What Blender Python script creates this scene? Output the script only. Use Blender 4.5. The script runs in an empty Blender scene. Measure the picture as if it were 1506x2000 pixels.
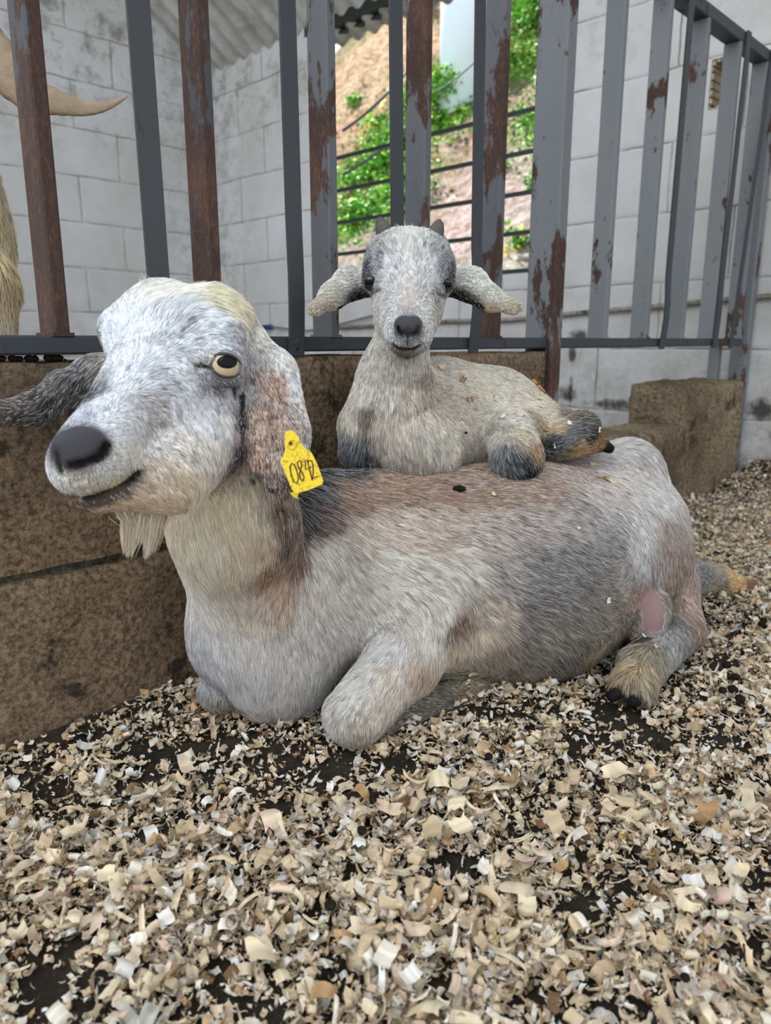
import bpy, math, random
import numpy as np
from mathutils import Vector, Matrix, noise as mnoise

random.seed(4)
rng = np.random.default_rng(7)
SC = bpy.context.scene
COL = SC.collection

# ---------------------------------------------------------------- camera
FPX, CX, CY = 1455.0, 753.0, 1000.0
H = 0.45
TH = math.atan(335.0 / FPX)
CAM = np.array([0.0, 0.0, H])
RGT = np.array([1.0, 0.0, 0.0])
FWD = np.array([0.0, math.cos(TH), -math.sin(TH)])
UPV = np.array([0.0, math.sin(TH), math.cos(TH)])
cd = bpy.data.cameras.new('camera')
cam = bpy.data.objects.new('camera', cd)
COL.objects.link(cam)
cam.location = CAM
cam.rotation_euler = (math.pi / 2 - TH, 0, 0)
cd.sensor_fit = 'HORIZONTAL'
cd.sensor_width = 36.0
cd.lens = 36.0 * FPX / 1506.0
cd.clip_start = 0.02
cd.dof.use_dof = True
cd.dof.focus_distance = 0.86
cd.dof.aperture_fstop = 9.0
SC.camera = cam

# ---------------------------------------------------------------- light
SC.view_settings.view_transform = 'Standard'
SC.view_settings.look = 'None'
SC.view_settings.gamma = 1.0
SC.view_settings.use_curve_mapping = False
SC.view_settings.exposure = 0.35
SC.cycles.use_denoising = True
SC.cycles.max_bounces = 8
SC.cycles.diffuse_bounces = 4
SC.cycles.glossy_bounces = 2
SC.cycles.transparent_max_bounces = 6
wd = bpy.data.worlds.new('sky')
SC.world = wd
wd.use_nodes = True
wn = wd.node_tree.nodes
wbg = wn['Background']
wbg.inputs[0].default_value = (0.87, 0.93, 1.0, 1)
wbg.inputs[1].default_value = 1.3
sl = bpy.data.lights.new('sun', 'SUN')
sl.energy = 12.0
sl.angle = math.radians(2.0)
sl.color = (1.0, 0.96, 0.88)
sun = bpy.data.objects.new('sun', sl)
COL.objects.link(sun)
# high sun: it reaches the slope outside, the roof keeps it out of the pen
sun.rotation_euler = Vector((-0.50, 0.34, 1.0)).to_track_quat('Z', 'Y').to_euler()
# added key lamp, supplements the sky light coming through the open front
al = bpy.data.lights.new('key_area_lamp', 'AREA')
al.shape = 'RECTANGLE'
al.size, al.size_y = 1.8, 1.2
al.energy = 20.0
al.color = (0.96, 0.98, 1.0)
alo = bpy.data.objects.new('key_area_lamp', al)
COL.objects.link(alo)
alo.location = (-1.3, -0.5, 2.3)
alo.rotation_euler = (Vector(alo.location) - Vector((0.1, 1.1, 0.2))).to_track_quat('Z', 'Y').to_euler()

# ---------------------------------------------------------------- helpers
def P(px, py, zc):
    return CAM + zc * (RGT * ((px - CX) / FPX) + UPV * ((CY - py) / FPX) + FWD)

def ray(px, py):
    return RGT * ((px - CX) / FPX) + UPV * ((CY - py) / FPX) + FWD

def pix(p):
    p = np.asarray(p) - CAM
    z = p @ FWD
    return CX + FPX * (p @ RGT) / z, CY - FPX * (p @ UPV) / z, z

def ground(px, py, z=0.0):
    r = ray(px, py)
    return CAM + r * ((z - H) / r[2])

# building frame: U runs along the fence away to the right, V points to the back left
_u = ray(2228, 665); _u[2] = 0; U = _u / np.linalg.norm(_u)
V = np.array([-U[1], U[0], 0.0])
ZA = np.array([0, 0, 1.0])
F0 = ground(0, 665 + 0.357 * 2228)
def F(s, t, z): return F0 + U * s + V * t + ZA * z
def onF(px, py, t=0.0):
    r = ray(px, py)
    k = (t - (CAM - F0) @ V) / (r @ V)
    p = CAM + r * k - F0
    return p @ U, p[2]
def onB(px, py, s):
    r = ray(px, py)
    k = (s - (CAM - F0) @ U) / (r @ U)
    p = CAM + r * k - F0
    return p @ V, p[2]
ROTF = math.atan2(U[1], U[0])

def link(o, parent=None):
    COL.objects.link(o)
    if parent is not None:
        o.parent = parent
    return o

def tag(o, label=None, cat=None, group=None, kind=None):
    if label: o['label'] = label
    if cat: o['category'] = cat
    if group: o['group'] = group
    if kind: o['kind'] = kind
    return o

def empty(name, loc, label, cat, group=None):
    o = bpy.data.objects.new(name, None)
    o.location = loc
    o.empty_display_size = 0.02
    link(o)
    return tag(o, label, cat, group)

def mesh_np(name, verts, faces, mats, parent=None, smooth=True, origin=None, cols=None):
    """verts Nx3 world, faces list or MxK array. origin: object location"""
    verts = np.asarray(verts, dtype=np.float64)
    org = np.zeros(3) if origin is None else np.asarray(origin, dtype=float)
    if parent is not None and origin is None:
        org = np.array(parent.location) if parent.parent is None else np.array(parent.matrix_world.translation)
    me = bpy.data.meshes.new(name)
    if isinstance(faces, np.ndarray):
        m, k = faces.shape
        me.vertices.add(len(verts)); me.loops.add(m * k); me.polygons.add(m)
        me.vertices.foreach_set('co', (verts - org).astype(np.float32).ravel())
        me.loops.foreach_set('vertex_index', faces.astype(np.int32).ravel())
        me.polygons.foreach_set('loop_start', np.arange(0, m * k, k, dtype=np.int32))
        me.update(calc_edges=True)
        me.validate()
    else:
        me.from_pydata([tuple(v) for v in (verts - org)], [], faces)
        me.update()
    if smooth:
        me.polygons.foreach_set('use_smooth', np.ones(len(me.polygons), dtype=bool))
    if cols is not None:
        a = me.attributes.new('col', 'FLOAT_COLOR', 'POINT')
        c = np.ones((len(verts), 4), dtype=np.float32); c[:, :3] = cols
        a.data.foreach_set('color', c.ravel())
    for m in (mats if isinstance(mats, (list, tuple)) else [mats]):
        me.materials.append(m)
    o = bpy.data.objects.new(name, me)
    link(o)
    if parent is not None:
        o.parent = parent
        pw = np.array(wloc(parent))
        o.location = org - pw
    else:
        o.location = org
    return o

def wloc(o):
    l = Vector(o.location)
    while o.parent is not None:
        o = o.parent
        l = l + Vector(o.location)
    return l

class MB:
    """collects simple solids, all in world coordinates"""
    def __init__(s): s.v = []; s.f = []
    def add(s, vs, fs):
        n = len(s.v); s.v += [tuple(v) for v in vs]; s.f += [tuple(i + n for i in f) for f in fs]; return s
    def box(s, o, a, b, c, ch=0.0):
        """corner o, edge vectors a,b,c, chamfer ch"""
        o, a, b, c = map(np.asarray, (o, a, b, c))
        if ch <= 0:
            vs = [o, o + a, o + a + b, o + b, o + c, o + a + c, o + a + b + c, o + b + c]
            return s.add(vs, [(0, 3, 2, 1), (4, 5, 6, 7), (0, 1, 5, 4), (1, 2, 6, 5), (2, 3, 7, 6), (3, 0, 4, 7)])
        # long along c: octagonal-ish section
        la, lb = np.linalg.norm(a), np.linalg.norm(b)
        ca, cb = a * (ch / la), b * (ch / lb)
        ring = [o + ca, o + a - ca, o + a + cb, o + a + b - cb, o + a + b - ca, o + b + ca, o + b - cb, o + cb]
        vs = ring + [r + c for r in ring]
        fs = [tuple(range(7, -1, -1)), tuple(range(8, 16))] + [(i, (i + 1) % 8, 8 + (i + 1) % 8, 8 + i) for i in range(8)]
        return s.add(vs, fs)
    def tube(s, pts, rad, seg=10, cap=True):
        pts = [np.asarray(p, float) for p in pts]
        rads = rad if hasattr(rad, '__len__') else [rad] * len(pts)
        n0 = len(s.v); up = None
        for i, p in enumerate(pts):
            d = pts[min(i + 1, len(pts) - 1)] - pts[max(i - 1, 0)]
            d = d / (np.linalg.norm(d) + 1e-12)
            if up is None:
                up = np.array([0, 0, 1.0]) if abs(d[2]) < 0.9 else np.array([1.0, 0, 0])
            a = np.cross(d, up); a /= np.linalg.norm(a); b = np.cross(a, d); up = b
            for k in range(seg):
                t = 2 * math.pi * k / seg
                s.v.append(tuple(p + rads[i] * (math.cos(t) * a + math.sin(t) * b)))
        for i in range(len(pts) - 1):
            for k in range(seg):
                q = n0 + i * seg; r = q + seg; k2 = (k + 1) % seg
                s.f.append((q + k, q + k2, r + k2, r + k))
        if cap:
            s.f.append(tuple(n0 + k for k in range(seg - 1, -1, -1)))
            e = n0 + (len(pts) - 1) * seg
            s.f.append(tuple(e + k for k in range(seg)))
        return s
    def build(s, name, mat, parent=None, smooth=False, origin=None):
        return mesh_np(name, np.array(s.v), s.f, mat, parent, smooth, origin)

# ---------------------------------------------------------------- materials
def srgb(r, g, b):
    f = lambda c: (c / 255 / 12.92) if c / 255 <= 0.04045 else ((c / 255 + 0.055) / 1.055) ** 2.4
    return (f(r), f(g), f(b))

class MT:
    def __init__(s, name):
        s.m = bpy.data.materials.new(name); s.m.use_nodes = True
        s.t = s.m.node_tree; s.b = s.t.nodes['Principled BSDF']
        s.co = s.n('ShaderNodeTexCoord').outputs['Object']
    def n(s, typ, **kw):
        x = s.t.nodes.new(typ)
        for k, v in kw.items(): setattr(x, k, v)
        return x
    def l(s, a, b): s.t.links.new(a, b)
    def val(s, sock, v):
        if hasattr(v, 'is_output'): s.l(v, sock)
        else: sock.default_value = v
    def mapping(s, scale=(1, 1, 1), loc=(0, 0, 0), rot=(0, 0, 0), vec=None):
        m = s.n('ShaderNodeMapping'); s.l(vec or s.co, m.inputs[0])
        m.inputs['Scale'].default_value = scale; m.inputs['Location'].default_value = loc; m.inputs['Rotation'].default_value = rot
        return m.outputs[0]
    def noise(s, scale, detail=6, rough=0.6, vec=None, dist=0.0):
        x = s.n('ShaderNodeTexNoise'); s.l(vec or s.co, x.inputs['Vector'])
        x.inputs['Scale'].default_value = scale; x.inputs['Detail'].default_value = detail
        x.inputs['Roughness'].default_value = rough; x.inputs['Distortion'].default_value = dist
        return x.outputs['Fac']
    def ramp(s, fac, stops):
        r = s.n('ShaderNodeValToRGB'); s.l(fac, r.inputs[0])
        el = r.color_ramp.elements
        while len(el) < len(stops): el.new(0.5)
        for e, (p, c) in zip(el, stops):
            e.position = p
            e.color = (*c, 1) if hasattr(c, '__len__') else (c, c, c, 1)
        return r.outputs[0]
    def mix(s, fac, a, b, mode='MIX'):
        m = s.n('ShaderNodeMix', data_type='RGBA', blend_type=mode)
        s.val(m.inputs[0], fac)
        for sock, v in ((m.inputs[6], a), (m.inputs[7], b)):
            if hasattr(v, 'is_output'): s.l(v, sock)
            else: sock.default_value = (*v, 1) if len(v) == 3 else v
        return m.outputs[2]
    def math(s, op, a, b=0.0, c=0.0):
        m = s.n('ShaderNodeMath', operation=op)
        s.val(m.inputs[0], a); s.val(m.inputs[1], b); s.val(m.inputs[2], c)
        return m.outputs[0]
    def bump(s, h, strength=0.4, dist=0.01):
        b = s.n('ShaderNodeBump'); s.l(h, b.inputs['Height'])
        b.inputs['Strength'].default_value = strength; b.inputs['Distance'].default_value = dist
        s.l(b.outputs[0], s.b.inputs['Normal'])
    def fin(s, col=None, rough=0.8, spec=0.3):
        if col is not None:
            if hasattr(col, 'is_output'): s.l(col, s.b.inputs['Base Color'])
            else: s.b.inputs['Base Color'].default_value = (*col, 1)
        s.val(s.b.inputs['Roughness'], rough)
        s.b.inputs['Specular IOR Level'].default_value = spec
        return s.m

def plain(name, col, rough=0.7, spec=0.3, metal=0.0):
    m = MT(name); m.b.inputs['Metallic'].default_value = metal
    return m.fin(col, rough, spec)

def attr_mat(name, rough=0.7, spec=0.2, mul=1.0):
    m = MT(name)
    a = m.n('ShaderNodeAttribute', attribute_name='col')
    c = a.outputs['Color']
    if mul != 1.0: c = m.mix(1.0, c, (mul,) * 3, 'MULTIPLY')
    return m.fin(c, rough, spec)

def mat_block(name, off=(0, 0, 0), course=0.215, blen=0.43, smears=()):
    """white painted concrete blocks; object X along the wall, Z up"""
    m = MT(name)
    sep = m.n('ShaderNodeSeparateXYZ'); m.l(m.co, sep.inputs[0])
    cmb = m.n('ShaderNodeCombineXYZ'); m.l(sep.outputs[0], cmb.inputs[0]); m.l(sep.outputs[2], cmb.inputs[1])
    wob = m.n('ShaderNodeTexNoise'); m.l(cmb.outputs[0], wob.inputs['Vector']); wob.inputs['Scale'].default_value = 9
    wv = m.n('ShaderNodeVectorMath', operation='MULTIPLY_ADD')
    m.l(wob.outputs['Color'], wv.inputs[0]); wv.inputs[1].default_value = (0.012, 0.012, 0); m.l(cmb.outputs[0], wv.inputs[2])
    vec = m.mapping((1, 1, 1), off, vec=wv.outputs[0])
    def bricks(ms, smooth):
        b = m.n('ShaderNodeTexBrick'); m.l(vec, b.inputs['Vector'])
        b.inputs['Scale'].default_value = 1.0; b.inputs['Brick Width'].default_value = blen
        b.inputs['Row Height'].default_value = course; b.inputs['Mortar Size'].default_value = ms
        b.inputs['Mortar Smooth'].default_value = smooth
        b.inputs['Color1'].default_value = (1, 1, 1, 1); b.inputs['Color2'].default_value = (1, 1, 1, 1); b.inputs['Mortar'].default_value = (0, 0, 0, 1)
        return b.outputs['Fac']
    fine = bricks(0.0035, 0.4)
    broad = bricks(0.014, 1.0)
    gap = m.noise(5.0, 4, 0.7)
    dark = m.math('MULTIPLY', fine, m.ramp(gap, [(0.34, 0.1), (0.58, 1.0)]))
    base = m.mix(m.ramp(m.noise(1.6, 5), [(0.35, 0.0), (0.7, 1.0)]), (0.70, 0.71, 0.72), (0.56, 0.545, 0.52))
    # grime grows towards the ground (splashed dirt) and in smears
    z = sep.outputs[2]
    low = m.math('MULTIPLY_ADD', z, -1.3, 0.95)
    gr = m.math('MULTIPLY', m.ramp(m.noise(6.0, 8, 0.75), [(0.42, 0.0), (0.62, 1.0)]), m.ramp(low, [(0.0, 0.08), (0.9, 0.75)]))
    base = m.mix(gr, base, (0.27, 0.23, 0.16))
    spots = m.math('MULTIPLY', m.ramp(m.noise(26, 6, 0.8), [(0.56, 0.0), (0.64, 1.0)]), m.ramp(low, [(0.25, 0.0), (0.95, 0.9)]))
    base = m.mix(spots, base, (0.06, 0.05, 0.035))
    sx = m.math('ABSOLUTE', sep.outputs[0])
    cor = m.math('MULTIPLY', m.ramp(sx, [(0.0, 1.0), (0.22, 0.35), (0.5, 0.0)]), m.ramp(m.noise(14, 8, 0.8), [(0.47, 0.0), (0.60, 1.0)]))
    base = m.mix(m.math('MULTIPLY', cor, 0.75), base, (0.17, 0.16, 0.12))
    hi = m.math('MULTIPLY', m.ramp(m.math('MULTIPLY_ADD', z, 1.0, -1.25), [(0.0, 0.0), (0.5, 0.8)]), m.ramp(m.noise(9, 8, 0.75), [(0.50, 0.0), (0.62, 1.0)]))
    base = m.mix(hi, base, (0.22, 0.21, 0.17))
    base = m.mix(dark, base, (0.20, 0.185, 0.165))
    for (cx_, cz_, rx_, rz_) in smears:       # dark splashes of muck on the paint
        dx = m.math('MULTIPLY', m.math('SUBTRACT', sep.outputs[0], cx_), 1 / rx_)
        dz = m.math('MULTIPLY', m.math('SUBTRACT', sep.outputs[2], cz_), 1 / rz_)
        dd = m.math('ADD', m.math('MULTIPLY', dx, dx), m.math('MULTIPLY', dz, dz))
        dd = m.math('ADD', dd, m.math('MULTIPLY_ADD', m.noise(28, 5, 0.7), 2.4, -1.2))
        base = m.mix(m.ramp(dd, [(0.1, 0.9), (0.9, 0.0)]), base, (0.045, 0.036, 0.03))
    h = m.math('MULTIPLY_ADD', broad, -0.6, m.math('MULTIPLY', m.noise(70, 6, 0.7), 0.5))
    m.bump(h, 0.55, 0.006)
    return m.fin(base, 0.75, 0.25)

def mat_steel(name, base, rust=0.5, seed=0.0):
    """dull grey paint flaking to brown rust"""
    m = MT(name)
    oi = m.n('ShaderNodeObjectInfo')
    off = m.n('ShaderNodeVectorMath', operation='MULTIPLY_ADD')
    cmb = m.n('ShaderNodeCombineXYZ'); m.l(oi.outputs['Random'], cmb.inputs[0]); m.l(oi.outputs['Random'], cmb.inputs[2])
    m.l(cmb.outputs[0], off.inputs[0]); off.inputs[1].default_value = (9, 9, 9)
    m.l(m.co, off.inputs[2])
    v = m.mapping((1, 1, 0.45), (seed, seed, 0), vec=off.outputs[0])
    n1 = m.noise(9.0, 8, 0.66, v)
    lo = 0.64 - 0.24 * rust
    k = m.ramp(n1, [(lo, 0.0), (lo + 0.025, 1.0)])
    chips = m.ramp(m.noise(48, 5, 0.6, v), [(0.66, 0.0), (0.69, 1.0)])
    k = m.math('MAXIMUM', k, m.math('MULTIPLY', chips, 0.8))
    rc = m.mix(m.noise(60, 6, 0.8, v), (0.085, 0.045, 0.032), (0.030, 0.019, 0.016))
    rc = m.mix(m.ramp(m.noise(14, 4, 0.6, v), [(0.5, 0.0), (0.75, 0.7)]), rc, (0.17, 0.085, 0.055))
    pc = m.mix(m.noise(3.5, 5, 0.6, v), base, tuple(c * 0.62 for c in base))
    c = m.mix(k, pc, rc)
    c = m.mix(m.math('MULTIPLY', m.ramp(m.noise(230, 3, 0.7, v), [(0.5, 0.0), (0.70, 0.6)]), m.math('MULTIPLY_ADD', k, 0.9, 0.1)), c, m.mix(1.0, c, (2.6, 2.4, 2.3), 'MULTIPLY'))
    h = m.math('ADD', m.math('MULTIPLY', k, -0.35), m.math('MULTIPLY', m.noise(160, 4, 0.8, v), m.math('MULTIPLY_ADD', k, 0.5, 0.15)))
    m.bump(h, 0.8, 0.0035)
    return m.fin(c, m.math('MULTIPLY_ADD', k, 0.3, 0.5), 0.4)

def mat_conc(name, c1, c2, dark=(0.03, 0.026, 0.02), spots=0.5, scale=1.0):
    m = MT(name)
    n1 = m.noise(3.5 * scale, 6, 0.7)
    c = m.mix(m.ramp(n1, [(0.35, 0), (0.65, 1)]), c1, c2)
    fine = m.noise(150 * scale, 5, 0.75)
    c = m.mix(m.ramp(fine, [(0.38, 0), (0.62, 1)]), m.mix(1.0, c, (0.6, 0.58, 0.55), 'MULTIPLY'), m.mix(1.0, c, (2.1, 2.0, 1.85), 'MULTIPLY'))
    pit = m.ramp(m.noise(17 * scale, 7, 0.72), [(0.60 - 0.05 * spots, 0), (0.64, 1)])
    c = m.mix(m.math('MULTIPLY', pit, 0.85), c, dark)
    sm = m.ramp(m.noise(2.2 * scale, 5, 0.6, dist=0.4), [(0.48, 0), (0.7, 0.65)])
    c = m.mix(sm, c, tuple(x * 1.6 for x in dark))
    h = m.math('ADD', m.math('MULTIPLY', fine, 0.6), m.math('MULTIPLY', m.noise(30 * scale, 6, 0.7), 1.0))
    m.bump(h, 0.9, 0.005)
    return m.fin(c, 0.95, 0.1)
# ---------------------------------------------------------------- the setting
S_B = onF(1462, 700)[0] + 0.035           # where the long back wall crosses the fence line
SA = S_B
RAILZ0, RAILZ1 = 0.4345, 0.4555
_tc = onB(412, 400, S_B)[0]
def _sm(px, py, rx, rz):
    t, z = onB(px, py, S_B); return (_tc - t, z, rx, rz)
MB1 = mat_block('painted_blocks_back', (0.13, 0.0, 0), smears=[_sm(1130, 655, .05, .028), _sm(1118, 690, .022, .05), _sm(1108, 770, .05, .035), _sm(1200, 790, .12, .022), _sm(1490, 800, .06, .04), _sm(1115, 760, .012, .07)])
MB2 = mat_block('painted_blocks_left', (0.31, 0.05, 0))

# back wall (with a window opening and a broken hole), local X = direction of decreasing V
tC, _ = onB(412, 400, S_B)                # corner with the left wall
tL, _ = onB(606, 300, S_B)
tR, _ = onB(1064, 300, S_B)
zbot = onB(1050, 531, S_B)[1]
ztop = onB(680, 34, S_B)[1]
tE = -2.6                                 # runs on past the camera's right
hT, hZ0 = onB(1436, 205, S_B); hT2, hZ1 = onB(1386, 118, S_B)
WT = 0.10
def wall_obj(name, sections, mat, origin, xdir, ndir, th, extra_round=None):
    """sections: rectangles (x0,x1,z0,z1) of a wall sheet in its own frame, built thick; object rotated so X is along the wall"""
    v, f = [], []
    for (x0, x1, z0, z1) in sections:
        n = len(v)
        for y in (0, th):
            v += [(x0, y, z0), (x1, y, z0), (x1, y, z1), (x0, y, z1)]
        f += [(n, n + 1, n + 2, n + 3), (n + 7, n + 6, n + 5, n + 4), (n, n + 4, n + 5, n + 1), (n + 1, n + 5, n + 6, n + 2), (n + 2, n + 6, n + 7, n + 3), (n + 3, n + 7, n + 4, n)]
    me = bpy.data.meshes.new(name); me.from_pydata(v, [], f); me.update(); me.materials.append(mat)
    o = bpy.data.objects.new(name, me); link(o)
    o.location = origin
    # columns: X=xdir, Y=ndir, Z=up
    M = Matrix(((xdir[0], ndir[0], 0), (xdir[1], ndir[1], 0), (0, 0, 1)))
    o.rotation_euler = M.to_euler()
    return o
# wall frame of the back wall: origin at the corner, X runs towards the camera side (-V), Y = U (outwards)
def bx(t): return tC - t
XE = bx(tE); XL = bx(tL); XR = bx(tR); XH0, XH1 = bx(onB(1388, 150, S_B)[0]), bx(onB(1436, 150, S_B)[0])
zc_b = onB(612, 56, S_B)[1]
ZT = zc_b + 0.02
secs = [(0, XL, -0.1, zc_b + 0.02), (XL, XR, -0.1, zbot), (XL, XR, ztop, zc_b + 0.02), (XR, XH0, -0.1, ZT), (XH0, XH1, -0.1, hZ0), (XH0, XH1, hZ1, ZT), (XH1, XE, -0.1, ZT)]
wb = wall_obj('wall_back', secs, MB1, F(S_B, tC, 0), -V, U, WT)
tag(wb, kind='structure')
# ragged rim of the broken hole: chunky block stubs around the opening
rim = MB()
rr = random.Random(5)
hx, hz = (XH0 + XH1) / 2, (hZ0 + hZ1) / 2
for k in range(26):
    a = 2 * math.pi * k / 26
    rx = (XH1 - XH0) / 2 * 1.02; rz = (hZ1 - hZ0) / 2 * 1.02
    sx = max(-1, min(1, 1.35 * math.cos(a))) * rx; sz = max(-1, min(1, 1.35 * math.sin(a))) * rz
    w = rr.uniform(0.008, 0.017)
    c = F(S_B, tC, 0) - V * (hx + sx) + ZA * (hz + sz)
    rim.box(c + V * w * 0.6 - ZA * w * 0.6 + U * 0.004, -V * w * 1.3, ZA * w * 1.3, U * (WT * 0.9), 0)
ro = rim.build('wall_back_hole_rim', mat_conc('broken_block', (0.42, 0.38, 0.30), (0.30, 0.25, 0.18), spots=0.4))
tag(ro, kind='structure')

# left wall, parallel to the fence, from the corner to the left
wa = wall_obj('wall_left', [(-3.6, 0, -0.1, 2.9)], MB2, F(S_B, tC, 0), U, V, 0.12)
tag(wa, kind='structure')
# mouldy streaks and cobweb grime are in the blocks' paint near the corner: narrow raised render patches
gm = MT('mould_stain')
gm.bump(gm.noise(60, 6, 0.8), 0.8, 0.004)

# roof: sloping corrugated sheet over both rooms
s1, z1 = onF(282, 0, tC)                   # where roof meets the left wall at the frame's top
zr = zc_b
slope = (z1 - zr) / (S_B - s1)
print('roof slope', slope, 'S_B', S_B, 'tC', tC, 'zr', zr, 'win', zbot, ztop, XL, XR)
slope = min(max(slope, 0.2), 0.7)
NS, NT = 40, 700
sv = np.linspace(S_B + 0.10, S_B - 3.0, NS); tv = np.linspace(tC + 0.15, -2.6, NT)
SG, TG = np.meshgrid(sv, tv, indexing='ij')
ZG = zr + 0.012 + slope * (S_B - SG) + 0.012 * np.sin(TG * 2 * math.pi / 0.105)
vv = F0 + SG[..., None] * U + TG[..., None] * V + ZG[..., None] * ZA
idx = np.arange(NS * NT).reshape(NS, NT)
q = np.stack([idx[:-1, :-1], idx[1:, :-1], idx[1:, 1:], idx[:-1, 1:]], -1).reshape(-1, 4)
rm = MT('corrugated_roof')
rc_ = rm.mix(rm.ramp(rm.noise(5, 6, 0.7), [(0.4, 0), (0.65, 1)]), (0.60, 0.60, 0.57), (0.33, 0.32, 0.27))
rf = mesh_np('ceiling', vv.reshape(-1, 3), q, rm.fin(rc_, 0.7, 0.3))
md = rf.modifiers.new('thick', 'SOLIDIFY'); md.thickness = 0.004
tag(rf, kind='structure')
# dark wooden beam along the left wall under the roof and lintel over the window
wood = mat_conc('old_beam', (0.10, 0.085, 0.05), (0.05, 0.045, 0.03), spots=0.3)
def roofz(s): return zr + slope * (S_B - s)
bm_ = MB()
sa, sb_ = S_B - 1.7, S_B - 0.62
bm_.box(F(sb_, tC - 0.05, roofz(sb_) - 0.045), U * (sa - sb_), V * 0.05, ZA * 0.0 + ZA * 0.03)
bm_.v = [tuple(np.array(p) + (ZA * (roofz(sa) - roofz(sb_)) if (np.array(p) - F0) @ U < (sa + sb_) / 2 else 0)) for p in bm_.v]
tag(bm_.build('beam_left', wood), kind='structure')
lm = MB(); lm.box(F(S_B - 0.004, tR - 0.02, ztop - 0.005), V * (tL - tR + 0.04), U * (WT + 0.02), ZA * 0.04)
tag(lm.build('beam_window_lintel', plain('dark_green_paint', srgb(28, 40, 36), 0.5)), kind='structure')

# added strip left of the window, painted bluish white as the daylit reveal
jm = MB()
tj = onB(618, 300, S_B)[0]
jm.box(F(S_B - 0.006, tj, 0.56), V * (tL - tj), U * 0.03, ZA * (ztop + 0.03 - 0.56), 0.004)
jo = jm.build('window_1_reveal_strip', mat_conc('daylit_reveal_white', (0.72, 0.75, 0.80), (0.50, 0.52, 0.55), (0.12, 0.10, 0.08), 0.2))
tag(jo, kind='structure')

# window with its grille: dark green steel frame and cross bars
win = bpy.data.objects.new('window_1', None); link(win); win.location = F(S_B + 0.06, tR, zbot); tag(win, kind='structure')
gm_ = plain('green_black_steel', srgb(26, 44, 40), 0.45, 0.5)
fr = MB()
sF = S_B + 0.05
tW0 = onB(1060, 400, sF)[0]; tW1 = tL + 0.02
fr.box(F(sF, tR - 0.012, zbot), V * (tL - tR + 0.02), U * 0.03, ZA * 0.022)
fr.box(F(sF, tR - 0.014, zbot), V * 0.02, U * 0.03, ZA * (ztop - zbot))
fr.box(F(sF, tR - 0.012, ztop - 0.02), V * (tL - tR + 0.02), U * 0.03, ZA * 0.03)
fr.box(F(sF, tL - 0.008, zbot), V * 0.02, U * 0.03, ZA * (ztop - zbot))
fr.build('window_frame', gm_, win)
for (y0) in (288, 369, 448, 205):
    zz = onB(1060, y0, sF)[1]
    b = MB(); b.box(F(sF + 0.008, tR - 0.01, zz - 0.009), V * (tL - tR + 0.01), U * 0.012, ZA * 0.016)
    b.build('cross_bar', gm_, win)

# wall behind the low opening gets a pipe and cable
pm = mat_conc('grey_pipe_paint', (0.30, 0.29, 0.27), (0.22, 0.20, 0.18), spots=0.3)
pp = MB()
pts = []
for (x, y) in ((660, 640), (860, 628), (1000, 624), (1130, 611), (1300, 597), (1400, 586), (1506, 578), (1640, 560)):
    t, z = onB(x, y, S_B - 0.016); pts.append(F(S_B - 0.016, t, z))
pp.tube(pts, 0.0085, 10)
tag(pp.build('water_pipe', pm, smooth=True), 'thin grey water pipe running along the back wall behind the bars', 'pipe')
pts = []
for (x, y) in ((475, 652), (505, 640), (530, 638), (560, 642), (600, 646), (640, 640), (720, 618), (760, 612)):
    t, z = onB(x, y, S_B - 0.02); pts.append(F(S_B - 0.02, t, z))
cable = empty('hose', pts[0], 'thin grey hose with a blue coupling on the wall behind the fence', 'hose')
MB().tube(pts, 0.0045, 8).build('hose_line', plain('hose_grey', srgb(120, 122, 120), 0.5), cable, smooth=True)
a_, b_ = pts[1], pts[2]
MB().tube([a_, a_ + (b_ - a_) * 0.3, a_ + (b_ - a_) * 0.32, b_], [0.008, 0.008, 0.012, 0.012], 12).build('coupling', plain('blue_plastic', srgb(30, 60, 120), 0.4), cable, smooth=True)

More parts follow.
